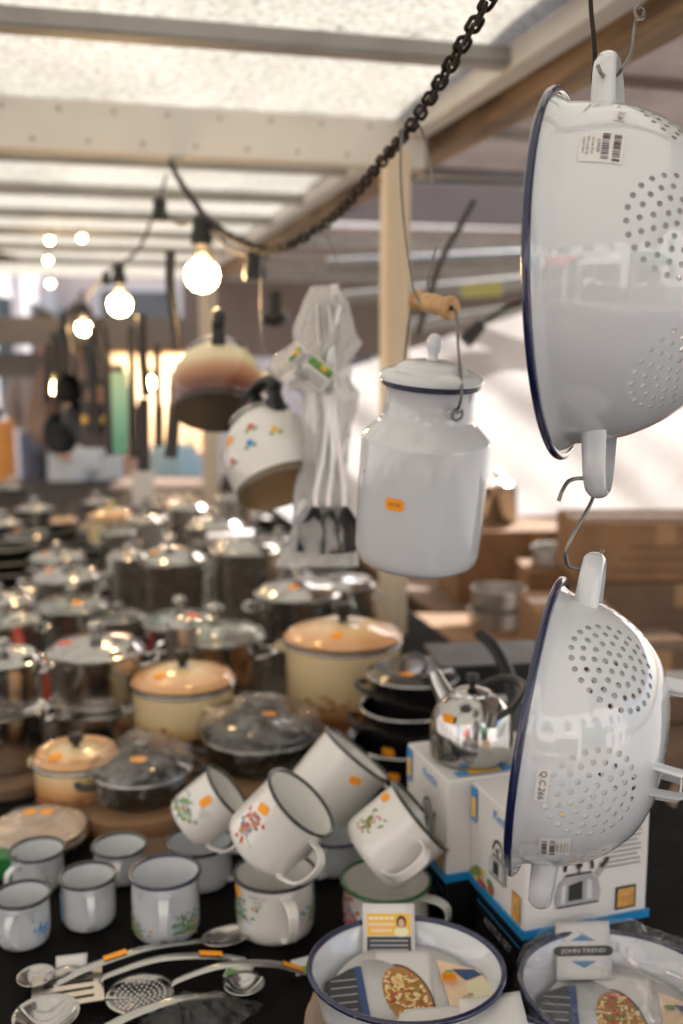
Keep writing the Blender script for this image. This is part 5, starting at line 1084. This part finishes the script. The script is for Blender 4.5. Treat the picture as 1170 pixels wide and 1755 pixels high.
def insert_card(t, c, H, rx, ry, kind, seed, rot0=0):
    cz = H * .22
    ca, sa = math.cos(R(rot0)), math.sin(R(rot0))
    F = lambda a, b, e=0: Vector((a * ca - b * sa, a * sa + b * ca, cz + e + .16 * (b + ry * .6)))
    mb = MB(); q = rx / .078
    m_disc(mb, lambda a, b: F(a, b, 0), 0, 0, rx * .78, ry * .78, 0, 40); m_rect(mb, lambda a, b: F(a, b, .0001), 0, ry * .3, rx * .6, ry * .8, 0, 10); m_disc(mb, lambda a, b: F(a, b, .0004), -.02 * q, 0, .028 * q, .04 * q, 1, 24, R(18)); sh = mb.build('insert_card', [PAP, LGRY], t, solid=.0006)
    mb = MB(); pasta(mb, F, .001 * q, -.002 * q, .02 * q, .037 * q, R(18), seed); mb.build('food_picture', FOOD, sh)
    mb = MB(); g = lambda a, b: F(a, b, .0012); g2 = lambda a, b: F(a, b, .0018)
    m_poly(mb, g, [(-.066 * q, .012 * q), (-.045 * q, .028 * q), (-.036 * q, .03 * q), (-.028 * q, -.035 * q), (-.05 * q, -.035 * q), (-.066 * q, -.02 * q)], 0); m_poly(mb, g2, [(-.042 * q, .029 * q), (-.036 * q, .03 * q), (-.028 * q, -.036 * q), (-.034 * q, -.036 * q)], 1)
    for i in range(6): m_rect(mb, g2, -.05 * q, (.014 - .008 * i) * q, .022 * q, .0016 * q, 2, 2, R(8))
    mb.build('text_panel', [mat('charcoal_print', (.04, .045, .05), .5), mat('navy_print', (.03, .07, .2), .5), GRY], sh)
    mb = MB(); m_poly(mb, g, [(.028 * q, .038 * q), (.062 * q, .026 * q), (.075 * q, -.002 * q), (.06 * q, -.038 * q), (.038 * q, -.04 * q), (.034 * q, -.01 * q)], 0)
    m_poly(mb, g2, [(.05 * q, .012 * q), (.062 * q, .018 * q), (.073 * q, .0), (.06 * q, -.036 * q), (.046 * q, -.036 * q)], 1)
    m_poly(mb, lambda a, b: F(a, b, .0022), [(.04 * q, .026 * q), (.058 * q, .026 * q), (.064 * q, .02 * q), (.05 * q, .014 * q)], 2)
    for i in range(2): m_text(mb, lambda a, b: F(a, b, .0026), ('Chuť', 'a vůně')[i], (.049 + .006 * i) * q, -.012 * q, .009 * q, 3, rot=R(-78))
    m_disc(mb, lambda a, b: F(a, b, .0024), .037 * q, .022 * q, .004 * q, .003 * q, 4)
    mb.build('recipe_panel', [PEAC, mat('pale_yellow_print', (.75, .68, .45), .5), mat('navy_print', (.03, .07, .2), .5), mat('brown_script', (.3, .2, .1), .5), GRN], sh)
    return sh, F
zr1 = TZ + .078; c_ = T(696, 1657, zr1); rx = 166 / FPX * (c_ - C0).dot(-CB); ry = rx * .93
mb = MB(); mb.lathe([(0, 0), (rx * 1.04, 0), (rx * 1.06, .012), (rx * 1.04, .024), (rx * .9, .025), (0, .025)], 60, wob=lambda a, z, k: 1 + .03 * noise.noise(Vector((math.cos(a) * 5, math.sin(a) * 5, z * 60)))); o = mb.build('cardboard_tray', mat('grey_board', (.3, .22, .16), .85, var=.2, vs=18, bump=.3, bs=60)); o.location = (c_.x, c_.y, TZ + .001); tag(o, 'ragged round cardboard under the front baking dish', 'tray')
d1, _ = dish('white baking dish with a navy rim and a pasta picture, in the middle front', 696, 1657, zr1, rx, ry, 0, 0, TZ + .028)
insert_card(d1, _, .05, rx, ry, 1, 5)
mb = MB(); sticker_shape(mb, planemap((.036 * rx / .078, .016, .029), (1, 0, 0), (0, 1, .16)), .016, .011); mb.build('price_sticker', ORG, d1)
# upright tag over the far rim
def header(parent, pts, zoff=0): pass
tg = MB(); w_ = .052 * rx / .09; y0 = ry * .6
def HF(a, b, e=0):    # b up the tag; leans on the far rim and bends over it
    y = y0 + b * .5; z = .016 + b * .86
    return Vector((a - .014, y + e * -.8, z + e * .6))
tg.grid(lambda u, v: HF((u - .5) * w_, v * .062), 4, 8); ht = tg.build('header_tag', [PAP], d1, solid=.0006)
tg = MB(); m_poly(tg, lambda a, b: HF(a, b, .0008), [(-w_ * .42, .03), (w_ * .42, .03), (w_ * .42, .052), (-w_ * .42, .052)], 0); m_poly(tg, lambda a, b: HF(a, b, .0008), [(-w_ * .42, .008), (w_ * .42, .008), (w_ * .42, .029), (-w_ * .42, .029)], 1)
for i in range(3): m_rect(tg, lambda a, b: HF(a, b, .0014), -w_ * .14, .047 - .006 * i, w_ * (.5 if i < 2 else .4), .003, 2, 2)
for i in range(5): m_disc(tg, lambda a, b: HF(a, b, .0018), -w_ * (.34 - .1 * i), .0475, .0017, .0017, 6, 6)
for i in range(4): m_rect(tg, lambda a, b: HF(a, b, .0014), 0, .025 - .0045 * i, w_ * .72, .0014, 3, 2)
m_disc(tg, lambda a, b: HF(a, b, .0016), w_ * .24, .0335, .008, .005, 6); m_disc(tg, lambda a, b: HF(a, b, .002), w_ * .24, .0435, .0052, .0062, 4); m_disc(tg, lambda a, b: HF(a, b, .0024), w_ * .24, .042, .0033, .0045, 5)
tg.build('tag_print', [YEL, mat('charcoal_print', (.04, .045, .05), .5), PEAC, GRY, mat('hair_print', (.06, .03, .02), .5), mat('face_print', (.65, .38, .25), .5), mat('cream_print', (.85, .78, .5), .5)], ht)
# front dish cut by the lower frame edge
zr3 = TZ + .06; c3 = T(850, 1832, zr3); r3 = 165 / FPX * (c3 - C0).dot(-CB)
d3, _ = dish('baking dish mostly cut off by the lower edge, a folded white card over its rim', 850, 1832, zr3, r3, r3 * .93, 0, 0, TZ + .002)
mb = MB(); mb.grid(lambda u, v: Vector((-.075 + .095 * u - .02 * v, r3 * .8 + .012 - .05 * v + .008 * u, .060 + .004 * math.sin(v * 2.6) + .002 * u)), 6, 8); mb.build('folded_card', PAP, d3, solid=.0006)
mb = MB(); mb.grid(lambda u, v: Vector((-.024 + .06 * u, r3 * .8 + .014 - .06 * v + .01 * u, .069 - .004 * v + .002 * u)), 6, 8); mb.build('folded_card', PAP, d3, solid=.0006)
# wrapped dish at right
zr2 = TZ + .068; c2_ = T(1066, 1690, zr2); rx2 = 172 / FPX * (c2_ - C0).dot(-CB); ry2 = rx2 * .98
d2, _ = dish('white baking dish wrapped in clear plastic, in the lower right corner', 1066, 1690, zr2, rx2, ry2, -8, 0, TZ + .006)
sh, F2 = insert_card(d2, _, .062, rx2, ry2, 2, 11, -8)
def HF2(a, b, e=0):
    ca, sa = math.cos(R(10)), math.sin(R(10)); x = -.03 + a * ca; y = ry2 * .52 + b * .62 + a * sa
    return Vector((x, y - e * .8, .034 + b * .5 + e * .6))
tg = MB(); tg.grid(lambda u, v: HF2((u - .5) * .058, v * .075), 4, 8); ht = tg.build('header_tag', [PAP], d2, solid=.0006)
tg = MB(); m_rect(tg, lambda a, b: HF2(a, b, .0008), 0, .036, .05, .013, 0, 3); m_disc(tg, lambda a, b: HF2(a, b, .0008), -.025, .036, .0065, .0065, 0); m_disc(tg, lambda a, b: HF2(a, b, .0008), .025, .036, .0065, .0065, 0)
m_text(tg, lambda a, b: HF2(a, b, .0014), 'JOHN TREND', 0, .036, .0078, 1)
m_poly(tg, lambda a, b: HF2(a, b, .0008), [(-.014, .049), (.014, .049), (0, .058)], 2); m_poly(tg, lambda a, b: HF2(a, b, .0008), [(-.014, .023), (.014, .023), (0, .014)], 2)
tg.build('tag_print', [INK, PAP, mat('blue_chevron_print', (.1, .25, .45), .5)], ht)
mb = MB(); pr = [(1.08, .004), (1.1, .03), (1.06, .062), (1.02, .074), (.8, .07), (.5, .068), (.25, .072), (0, .074)]
pr = [(max(0, p.x), p.z) for p in spline([(a, 0, b) for a, b in pr], 5)]; pr[-1] = (0, pr[-1][1])
mb.lathe(pr, 110, sx=rx2, sy=ry2, wob=lambda a, z, k: 1 + .02 * noise.noise(Vector((math.cos(a) * 9, math.sin(a) * 9, z * 60))))
for v in mb.v: v.z += .007 * noise.noise(Vector((v.x * 45, v.y * 45, 3))) + .006 * abs(noise.noise(Vector((v.x * 25 + v.y * 40, v.y * 18, 9)))); v.z += .006 * math.exp(-((v.x + .03) ** 2 + (v.y - ry2 * .9) ** 2) / .0016)
mb.build('plastic_wrap', FILMB, d2, sharp=180)
mb = MB(); mb.lathe([(0, 0), (.09, 0), (.094, .006), (0, .006)], 40, wob=lambda a, z, k: 1 + .05 * noise.noise(Vector((math.cos(a) * 4, math.sin(a) * 4, 1)))); 
# ================================================================== utensils lying on the cloth
def utensil(name, label, cat, head, tail, kind, hw, bow=.02, tags=(), zlift=.006, flip=1):
    H_, T_ = T(*head, TZ + .004), T(*tail, TZ + .006); c = H_; t = thing(name, label, cat, c, None, 'steel serving utensils lying on the black cloth')
    dv = (H_ - T_); L_ = dv.length; dv.normalize(); sd = Vector((-dv.y, dv.x, 0)).normalized(); n0 = T_ - c; v = Vector((0, 0, 1))
    neck = -dv * hw * .95
    pts = spline([n0 + v * .002, n0 + dv * L_ * .2 + v * bow * .7, n0 + dv * L_ * .5 + v * bow, n0 + dv * (L_ * .78) + v * bow * .6, neck + v * .006], 6); K = len(pts)
    mb = MB(); mb.tube(pts, [.0075 - .0035 * i / K for i in range(K)], 12, flat=.32, side=sd); mb.build('handle', STL, t)
    mb = MB()
    if kind in ('ladle', 'spoon', 'skimmer'):
        dp = {'ladle': .55, 'spoon': .22, 'skimmer': .12}[kind] * hw; el = {'ladle': 1, 'spoon': 1.45, 'skimmer': 1}[kind]
        f_ = lambda q, a: dv * (q * hw * el * math.cos(a)) + sd * (q * hw * math.sin(a)) + v * (dp * q * q - dp * .0 + .002)
        mb.grid(lambda u, w2: f_(.001 + .999 * w2, 2 * math.pi * u), 40, 10)
        hd = mb.build('head', STL, t, solid=.0012, sharp=60)
        if kind == 'skimmer':
            mb = MB()
            for ring in range(1, 6):
                for i in range(6 * ring): a = 2 * math.pi * i / (6 * ring); p = f_(ring * .145, a); m_disc(mb, planemap(p + v * .0012, sd, dv), 0, 0, hw * .045, hw * .045, 0, 10)
            mb.build('perforation', PAP, hd)
    elif kind == 'turner':
        W = 5
        for q in range(W):
            off = (q - 2) * hw * .4
            mb.box((0, 0, 0), (hw * 1.7, hw * .26, .0014), 0, Matrix.Translation(sd * off + v * .006) @ axes(v, dv).to_4x4())
        mb.box((0, 0, 0), (hw * .34, hw * 1.9, .0014), 0, Matrix.Translation(dv * hw * .95 + v * .006) @ axes(v, dv).to_4x4()); mb.box((0, 0, 0), (hw * .3, hw * 1.9, .0014), 0, Matrix.Translation(-dv * hw * .9 + v * .006) @ axes(v, dv).to_4x4())
        mb.build('slotted_blade', STB, t)
    for f in tags:
        i = int(f * (K - 1)); p = pts[i]; tt_ = (pts[min(i + 1, K - 1)] - pts[i - 1]).normalized(); mb = MB(); m_rect(mb, planemap(p + v * .0032, tt_, sd), 0, 0, .026, .0095, 0); mb.build('price_sticker', ORG, t)
    return t
utensil('serving_spoon', 'long spoon with its bowl toward the printed mug, topmost of the utensils', 'spoon', (388, 1612), (90, 1690), 'spoon', .021, .016, (.4,))
utensil('slotted_turner', 'slotted turner with a square blade at left, handle running right', 'turner', (118, 1702), (420, 1650), 'turner', .034, .022, (.25,))
utensil('skimmer', 'round perforated skimmer in front of the slotted turner', 'skimmer', (240, 1712), (520, 1668), 'skimmer', .036, .024, (.12,))
utensil('soup_ladle', 'ladle with a deep bowl in the lower left corner', 'ladle', (80, 1768), (330, 1830), 'ladle', .033, .02)
utensil('soup_ladle', 'ladle with a shiny bowl pointing right, left of the front baking dish', 'ladle', (418, 1705), (180, 1765), 'ladle', .022, .014)
utensil('soup_ladle', 'dark ladle lying behind the slotted turner at the left edge', 'ladle', (62, 1690), (150, 1668), 'ladle', .02, .012)
for (px, py, a_, s_, lb) in ((122, 1655, 12, .028, 'small white and green tag on the handle of the long spoon'), (410, 1662, -20, .024, 'small green-printed tag between the turner and the ladle'), (520, 1655, 25, .02, 'white tag tip beside the cardboard of the front dish')):
    c = T(px, py, TZ + .012); t = thing('swing_tag', lb, 'tag', c, rotc(a_)); mb = MB(); m_rect(mb, planemap((0, 0, 0), (1, 0, 0), (0, 1, .4)), 0, 0, s_ * 1.2, s_, 0); b_ = mb.build('paper', PAP, t, solid=.0005); mb = MB(); m_rect(mb, planemap((0, 0, .001), (1, 0, 0), (0, 1, .4)), 0, -s_ * .28, s_ * 1.1, s_ * .4, 0); mb.build('green_print', GRN, b_)
c = T(330, 1740, TZ + .004); mb = MB(); mb.grid(lambda u, v: Vector((.07 * v * (1 + .35 * noise.noise(Vector((math.cos(u * 6.283) * 2, math.sin(u * 6.283) * 2, 4)))) * math.cos(u * 6.283), .03 * v * (1 + .5 * noise.noise(Vector((math.cos(u * 6.283) * 2, math.sin(u * 6.283) * 2, 8)))) * math.sin(u * 6.283), .004 + .012 * (1 - v ** 3) + .005 * (1 - v * v) * noise.noise(Vector((v * 7 * math.cos(u * 6.283), v * 6 * math.sin(u * 6.283), 5))))), 70, 24); o = mb.build('plastic_bag', FILMB, sharp=180); o.location = c; o.rotation_euler = (0, 0, rotc(6)); tag(o, 'crumpled clear plastic bag over the ladle handles at the lower edge', 'plastic bag')
# ================================================================== hanging row at left
def hung_pan(label, px, d, cy, rpx, hy0, tilt=0, m=BLKR):
    r = rpx / FPX * d; c = P(px, cy, d); t = thing('hanging_pan', label, 'frying pan', c, axes(cdir(math.sin(R(tilt)), .1, math.cos(R(tilt))), CU), 'black pans and tools hanging in the back row')
    mb = MB(); mb.lathe([(0, -.01), (r * .8, -.01), (r * .98, .02), (r * .96, .021), (r * .78, -.006), (0, -.006)], 40); mb.build('pan', m, t)
    L_ = (cy - hy0) / FPX * d; mb = MB(); mb.tube([(r * .9, 0, .01), (r + (L_ - r) * .5, 0, .02), (L_, 0, .012)], [.01, .012, .013], 10, flat=.5, side=(0, 1, 0)); mb.build('handle', PLA, t)
    return t
hung_pan('broad black pan hanging lowest of the back row, left of the person in pale trousers', 98, 3.3, 745, 36, 570, 50)
hung_pan('second black pan overlapping the broad one in the back row', 128, 3.2, 722, 34, 560, 62)
hung_pan('third black pan, highest of the back row, above the two lower pans', 112, 3.0, 668, 28, 540, 55)
hung_pan('small black pan right of the packaged pan in the back row', 184, 3.4, 700, 22, 560, 60)
def hung_tool(label, pts, d, r, head=None, col=PLA, hm=None):
    pp_ = [P(x, y, d) for x, y in pts]; c = pp_[0]; t = thing('hanging_tool', label, 'kitchen tool', c, None, 'black pans and tools hanging in the back row')
    mb = MB(); mb.tube([p - c for p in spline(pp_, 6)], r, 10, flat=.5, side=CR); mb.build('handle', col, t)
    if head:
        hx, hy, w_, h_ = head; mb = MB(); q = P(hx, hy, d) - c; M = Matrix.Translation(q) @ axes(CB, CR).to_4x4(); mb.box((0, 0, 0), (w_ / FPX * d, h_ / FPX * d, .006), 0, M); mb.build('blade', hm or PLA, t, bevel=.003)
    return t
hung_tool('longest black tool, its curved grip starting just left of the brightest bulb', [(292, 430), (291, 480), (295, 520), (301, 560), (304, 600)], 2.2, .0105)
hung_tool('black turner hanging straight down below the long curved grip', [(302, 640), (300, 690), (296, 740), (292, 785)], 2.3, .015)
hung_tool('black slotted spatula hanging left of the cream kettle', [(241, 540), (243, 590), (247, 640), (250, 680)], 2.5, .012, (246, 745, 20, 125))
hung_tool('black-handled tool between the green board and the hanging pans', [(148, 590), (158, 640), (150, 700), (140, 760)], 3.0, .018)
hung_tool('black tool at the left of the hanging pans', [(107, 560), (106, 600), (104, 650)], 3.2, .016)
hung_tool('thin black ladle hanging between the brown-topped person and the green board', [(158, 560), (157, 620), (160, 690)], 2.9, .011, (161, 715, 22, 50))
hung_tool('black tool with a forked outline right of the green board', [(224, 560), (226, 640), (228, 700)], 2.9, .010, (229, 740, 14, 90))
hung_tool('black narrow tool hanging right below the second bulb', [(268, 590), (270, 650), (271, 700)], 3.0, .011, (272, 730, 16, 70))
hung_tool('black handle leftmost in the back hanging row', [(84, 590), (82, 640), (80, 690)], 3.1, .014)
t = hung_tool('green chopping board hanging by a black grip below a bulb', [(168, 545), (172, 590), (182, 640), (188, 780)], 2.75, .012, (204, 708, 30, 140), hm=zgrad('green_board', [(0, (.06, .3, .2)), (.35, (.25, .5, .38)), (1, (.55, .66, .45))], -.33, 0, noise_amt=.02))
t = thing('packaged_pan', 'packaged dark pan with a yellow band on its card sleeve, in the back hanging row', 'packaged pan', P(166, 690, 2.95), axes(CB, CR)); mb = MB(); mb.box((0, -.03, 0), (.085, .2, .02)); b_ = mb.build('package', mat('dark_sleeve', (.05, .035, .03), .3), t, bevel=.004); mb = MB(); m_rect(mb, planemap((0, -.05, .0115), (1, 0, 0), (0, 1, 0)), 0, 0, .084, .022, 0); m_disc(mb, planemap((0, .02, .0115), (1, 0, 0), (0, 1, 0)), 0, 0, .03, .03, 1); mb.build('sleeve_print', [YEL, mat('tan_picture', (.4, .22, .14), .5)], b_)
hung_tool('round black lamp shade end poking in at the left edge', [(-30, 700), (-12, 710), (0, 716)], 2.6, .02, None)
# white card standing among the pots
mb = MB(); mb.box((0, 0, .08), (.1, .004, .16)); o = mb.build('price_card', PAP, bevel=.001); o.location = D(245, 4.6, TZ + .01); o.rotation_euler = (R(-8), 0, rotc(0)); tag(o, 'white card standing upright in the back of the table under the spatula', 'card')
# ================================================================== beyond the stall
def person(label, x, y, head_dir, top, legs, hair, pose=0, skirt=False):
    t = thing('person', label, 'person', (x, y, 0), head_dir)
    vs = [(0, 0, .98), (0, 0, 1.15), (0, -.01, 1.38), (0, 0, 1.47), (0, -.01, 1.56), (0, -.015, 1.64), (0, -.01, 1.73)]; ed = [(i, i + 1) for i in range(6)]; rad = [(.15, .12), (.14, .1), (.17, .11), (.06, .06), (.065, .075), (.082, .1), (.06, .07)]
    def limb(start, pts, rs):
        p = start
        for q, r_ in zip(pts, rs): vs.append(q); rad.append((r_, r_)); ed.append((p, len(vs) - 1)); p = len(vs) - 1
    for s_ in (1, -1):
        limb(0, [(s_ * .1, 0, .9), (s_ * .11, -.03 * s_ * pose, .5), (s_ * .115, .05 * s_ * pose, .09), (s_ * .12, -.12, .04)], [.095, .062, .042, .035])
        limb(2, [(s_ * .19, 0, 1.4), (s_ * .24, .02, 1.12), (s_ * .2, -.16, .98), (s_ * .19, -.2, .95), (s_ * .18, -.26, .93)], [.055, .042, .032, .022, .018])
    me = bpy.data.meshes.new('body'); me.from_pydata(vs, ed, []); o = bpy.data.objects.new('body', me); COL.objects.link(o); o.parent = t
    sk = o.modifiers.new('skin', 'SKIN'); 
    for v, r_ in zip(me.skin_vertices[0].data, rad): v.radius = r_
    me.skin_vertices[0].data[0].use_root = True
    o.modifiers.new('sub', 'SUBSURF').render_levels = 2
    for m in (mat('skin', (.5, .28, .2), .5),): me.materials.append(m)
    mb = MB(); mb.lathe([(.19, .92), (.18, 1.1), (.2, 1.35), (.17, 1.44), (.07, 1.49)], 24, sy=.66, wob=lambda a, z, k: 1 + .05 * math.sin(a * 5 + z * 9)); 
    for s_ in (1, -1): mb.tube(spline([(s_ * .17, 0, 1.42), (s_ * .25, .02, 1.13), (s_ * .21, -.14, 1.0)], 5), [.075 - .0025 * i for i in range(11)], 14)
    mb.build('jacket', top, t)
    mb = MB()
    for s_ in (1, -1): mb.tube(spline([(s_ * .085, 0, .98), (s_ * .105, 0, .7), (s_ * .112, -.01, .45), (s_ * .117, .03 * s_ * pose, .1)], 4), [.125 - .0045 * i for i in range(13)], 16)
    mb.lathe([(.17, .86), (.185, .95), (.16, 1.02)], 24, sy=.72); mb.build('trousers', legs, t)
    mb = MB(); mb.sph((0, .012, 1.675), .1, sc=(.86, 1.0, 1.05)); mb.build('hair', hair, t)
    for s_ in (1, -1): mb = MB(); mb.sph((s_ * .12, -.06, .045), .05, sc=(.9, 2.4, .85)); mb.build('shoe', BLKR, t)
HAIR = mat('dark_hair', (.04, .025, .02), .6)
a = D(96, 6.8, 0); person('person in a grey jacket and blue jeans, seen beyond the hanging pans', a.x, a.y, R(150), mat('grey_jacket', (.3, .29, .31), .8, bump=.3), mat('blue_jeans', (.1, .16, .28), .8, var=.2), HAIR, 1)
a = D(156, 5.9, 0); person('person in a brown top and pale grey trousers, beyond the packaged pan', a.x, a.y, R(20), mat('brown_top', (.26, .17, .13), .8, bump=.3), mat('pale_grey_trousers', (.72, .76, .78), .8, var=.08), HAIR, -1)
a = D(302, 6.6, 0); mb = MB(); mb.lathe([(.2, 0), (.19, .5), (.17, .84), (.14, .9), (.13, .93), (0, .94)], 40, wob=lambda q, z, k: 1 + .07 * math.sin(q * 9 + z * 3)); o = mb.build('draped_stand', mat('pale_blue_cloth', (.5, .68, .75), .8, bump=.3), sharp=70); o.location = a; tag(o, 'stand draped in pale blue cloth, far off between the long tools and the cream kettle', 'stand')
# house front across the street
WALL = mat('pink_grey_render', (.78, .68, .62), .85, var=.08, vs=2, bump=.1, bs=20); WTRIM = mat('white_stucco', (.78, .76, .74), .8, var=.05)
def facade(h_, L_, top, wallm, sgn=1):
    mb = MB(); mb.box((L_ / 2, 1.5, top / 2), (L_, 3, top)); mb.build('wall', wallm, h_)
    mb = MB(); mb.box((L_ / 2, 1.4, top + .12), (L_ + .5, 3.6, .24)); mb.build('roof', mat('red_tiles', (.3, .1, .06), .8, var=.3, vs=8), h_)
    for i in range(int(L_ / 1.6)):
        X_ = .9 + i * 1.6; mb = MB(); mb.box((X_ + .8, -.05, top / 2), (.22, .1, top)); mb.build('pilaster', WTRIM, h_)
        for zz in (1.5, 4.6): mb = MB(); mb.box((X_, -.02, zz), (.8, .06, 1.5)); f_ = mb.build('window_frame', WTRIM, h_); mb = MB(); mb.box((X_, -.055, zz), (.66, .02, 1.36)); mb.build('pane', mat('window_glass', (.05, .06, .07), .08), f_)
nn_ = Vector((.98, -.2, 0)).normalized(); t_ = Vector((-nn_.y, nn_.x, 0))
hl = thing('house', 'sunlit pale pink house front with white pilasters, beyond the people at left', 'building', (-1.95, 7.2, 0), axes((0, 0, 1), t_)); facade(hl, 11, 6.5, mat('pale_pink_render', (.84, .72, .68), .85, var=.06, vs=2))
hs = thing('house', 'pinkish rendered house front with white pilasters and dark windows, across the street', 'building', (-.5, 16, 0), R(-6))
mb = MB(); mb.box((0, 2, 1.7), (26, 4, 3.4)); wl = mb.build('wall', WALL, hs)
mb = MB(); mb.add([(-13.3, -.4, 3.4), (13.3, -.4, 3.4), (13.3, 4.4, 3.4), (-13.3, 4.4, 3.4), (-13.3, 2, 4.3), (13.3, 2, 4.3)], [(0, 1, 5, 4), (2, 3, 4, 5), (0, 4, 3), (1, 2, 5), (0, 3, 2, 1)]); mb.build('roof', mat('grey_brown_tiles', (.16, .13, .11), .8, var=.3, vs=8), hs)
for i in range(9): mb = MB(); mb.box((-12 + i * 3, -.09, 1.7), (.42, .18, 3.39)); mb.box((-12 + i * 3, -.13, .3), (.56, .26, .6)); mb.build('pilaster', WTRIM, hs)
for i in range(8):
    for zz in (1.7,):
        mb = MB(); mb.box((-10.5 + i * 3, -.03, zz), (1.3, .06, 1.7)); f_ = mb.build('window', WTRIM, hs); mb = MB(); mb.box((-10.5 + i * 3, -.07, zz), (1.1, .02, 1.5)); mb.build('pane', mat('window_glass', (.05, .06, .07), .08), f_)
# sunlit house fronts behind the photographer and to the left
for (lb, x, y, rz, w_, cc_) in (('cream sunlit house front behind the photographer, mirrored in the pots', 0, -9, 0, 26, (.72, .7, .68)), ('pale sunlit house front along the left side of the market', -11, 4, 90, 18, (.66, .6, .56))):
    h2 = thing('house', lb, 'building', (x, y, 0), R(rz)); m_ = mat('pale_render', cc_, .85, var=.08, vs=2)
    mb = MB(); mb.box((0, -2 if rz == 0 else 2, 3.5), (w_, 4, 7)); mb.build('wall', m_, h2)
    s_ = 1 if rz == 0 else -1
    for i in range(int(w_ / 2.6)):
        for zz in (1.6, 4.6):
            X_ = -w_ / 2 + 1.6 + i * 2.6; mb = MB(); mb.box((X_, s_ * .02, zz), (1.15, .06, 1.7)); f_ = mb.build('window', WTRIM, h2); mb = MB(); mb.box((X_, s_ * .055, zz), (.95, .02, 1.5)); mb.build('pane', mat('window_glass', (.05, .06, .07), .08), f_)
    mb = MB(); mb.box((0, -2 * s_, 7.15), (w_ + .6, 4.6, .3)); mb.build('roof', mat('red_tiles', (.3, .1, .06), .8, var=.3, vs=8), h2)
# unseen row of stalls added behind the photographer, for the enamel and steel to mirror
for i, (x, w_, ca, cb, lb) in enumerate(((-3.2, 2.2, (.6, .08, .06), (.03, .03, .035), 'unseen stall with a red awning, added for reflections, left of the photographer'), (-.6, 2.0, (.75, .75, .72), (.05, .04, .035), 'unseen stall with a white awning, added for reflections straight behind the photographer'), (1.9, 2.2, (.05, .2, .12), (.2, .13, .08), 'unseen stall with a green awning, added for reflections, right of the photographer'))):
    t = thing('unseen_stall', lb, 'stall', (x, -3.6, 0)); AW = mat('awning_cloth', ca, .8, var=.05)
    mb = MB(); mb.add([(-w_ / 2, .5, 2.05), (w_ / 2, .5, 2.05), (w_ / 2, -1.3, 2.7), (-w_ / 2, -1.3, 2.7)], [(0, 1, 2, 3)]); mb.box((0, .5, 1.94), (w_, .01, .22)); mb.build('awning', AW, t, solid=.01)
    mb = MB(); mb.box((0, -.3, .42), (w_ - .2, .8, .84)); mb.build('counter', mat('counter_cloth', cb, .8), t, bevel=.01); mb = MB(); mb.box((0, -1.25, 1.3), (w_, .03, 2.6)); mb.build('back_cloth', mat('dark_back_cloth', (.08, .07, .07), .9), t)
    for s_ in (-1, 1): mb = MB(); mb.box((s_ * (w_ / 2 - .04), .45, 1.0), (.05, .05, 2.0)); mb.build('post', FRMW, t)
    for k_ in range(6): mb = MB(); mb.box((-w_ / 2 + .3 + k_ * .32, -.2, .94), (.24, .3, .2)); mb.build('goods_tray', mat('tray_goods', ((.5, .3, .1), (.7, .7, .65), (.2, .35, .1), (.5, .08, .05), (.7, .6, .2), (.3, .3, .35))[k_], .6), t)
# warm-lit wooden kiosk across the lane
KW = woodmat('orange_kiosk_board', (.74, .66, .54), (.85, .78, .66), .6, (2, 2, 12), .2)
kx = D(275, 7.4, 0); ks = thing('wooden_kiosk', 'orange-brown wooden kiosk lit warmly from inside, beyond the end of the table', 'kiosk', (kx.x, kx.y, 0), rotc(4))
for i in range(4): mb = MB(); mb.box((-.3 + i * .2, .3, .75), (.18, .03, 1.5)); mb.build('back_board', KW, ks, bevel=.006)
for x in (-.42, .42): mb = MB(); mb.box((x, 0, .75), (.04, .7, 1.5)); mb.build('side_wall', KW, ks, bevel=.004)
mb = MB(); mb.box((0, -.25, .42), (.8, .4, .84)); mb.build('counter', mat('pink_counter_cloth', (.6, .4, .35), .8), ks, bevel=.01)
mb = MB(); mb.box((0, 0, 1.53), (1.0, .8, .04)); mb.build('roof', TIM, ks)
LMP = emis('kiosk_lamp', (1, .75, .5), 110)
for x in (-.28, -.05, .2):
    t = thing('kiosk_lamp', 'round warm lamp hanging in the wooden kiosk', 'lamp', ks.location + Vector((x, -.05, 1.3)), None, 'warm lamps in the wooden kiosk'); mb = MB(); mb.sph((0, 0, 0), .035); mb.build('bulb', LMP, t); mb = MB(); mb.lathe([(.03, .045), (.03, .09), (0, .09)], 12); mb.tube([(0, 0, .09), (0, 0, .21)], .004, 6); mb.build('cord', PLA, t)
# a parasol-topped stall at the far left edge
kx = D(-60, 6.2, 0); ks = thing('far_stall', 'orange-draped stall cut by the left edge of the picture', 'stall', (kx.x, kx.y, 0), rotc(0))
mb = MB(); mb.box((0, 0, .55), (.55, .5, 1.1)); mb.build('counter', mat('orange_cloth', (.75, .33, .08), .7, var=.2), ks, bevel=.02)
for x in (-.24, .24): mb = MB(); mb.tube([(x, -.2, 1.1), (x, -.2, 2.1)], .02, 8); mb.build('post', FRMG, ks)
mb = MB(); mb.box((0, 0, 2.12), (.7, .7, .05)); mb.build('roof', mat('cream_stall_roof', (.7, .6, .45), .7), ks)
# stripes of goods behind the stall end
a = D(300, 5.4, 0); t = thing('display_crate', 'blue and white crate of goods standing past the end of the table', 'crate', (a.x, a.y + .2, 0), rotc(0)); mb = MB(); mb.box((0, 0, .4), (.5, .3, .8)); b_ = mb.build('crate', mat('navy_crate', (.03, .06, .14), .6), t, bevel=.01); mb = MB(); mb.box((0, 0, .81), (.54, .34, .02)); mb.build('top_sheet', mat('pink_sheet', (.75, .6, .55), .6), t)
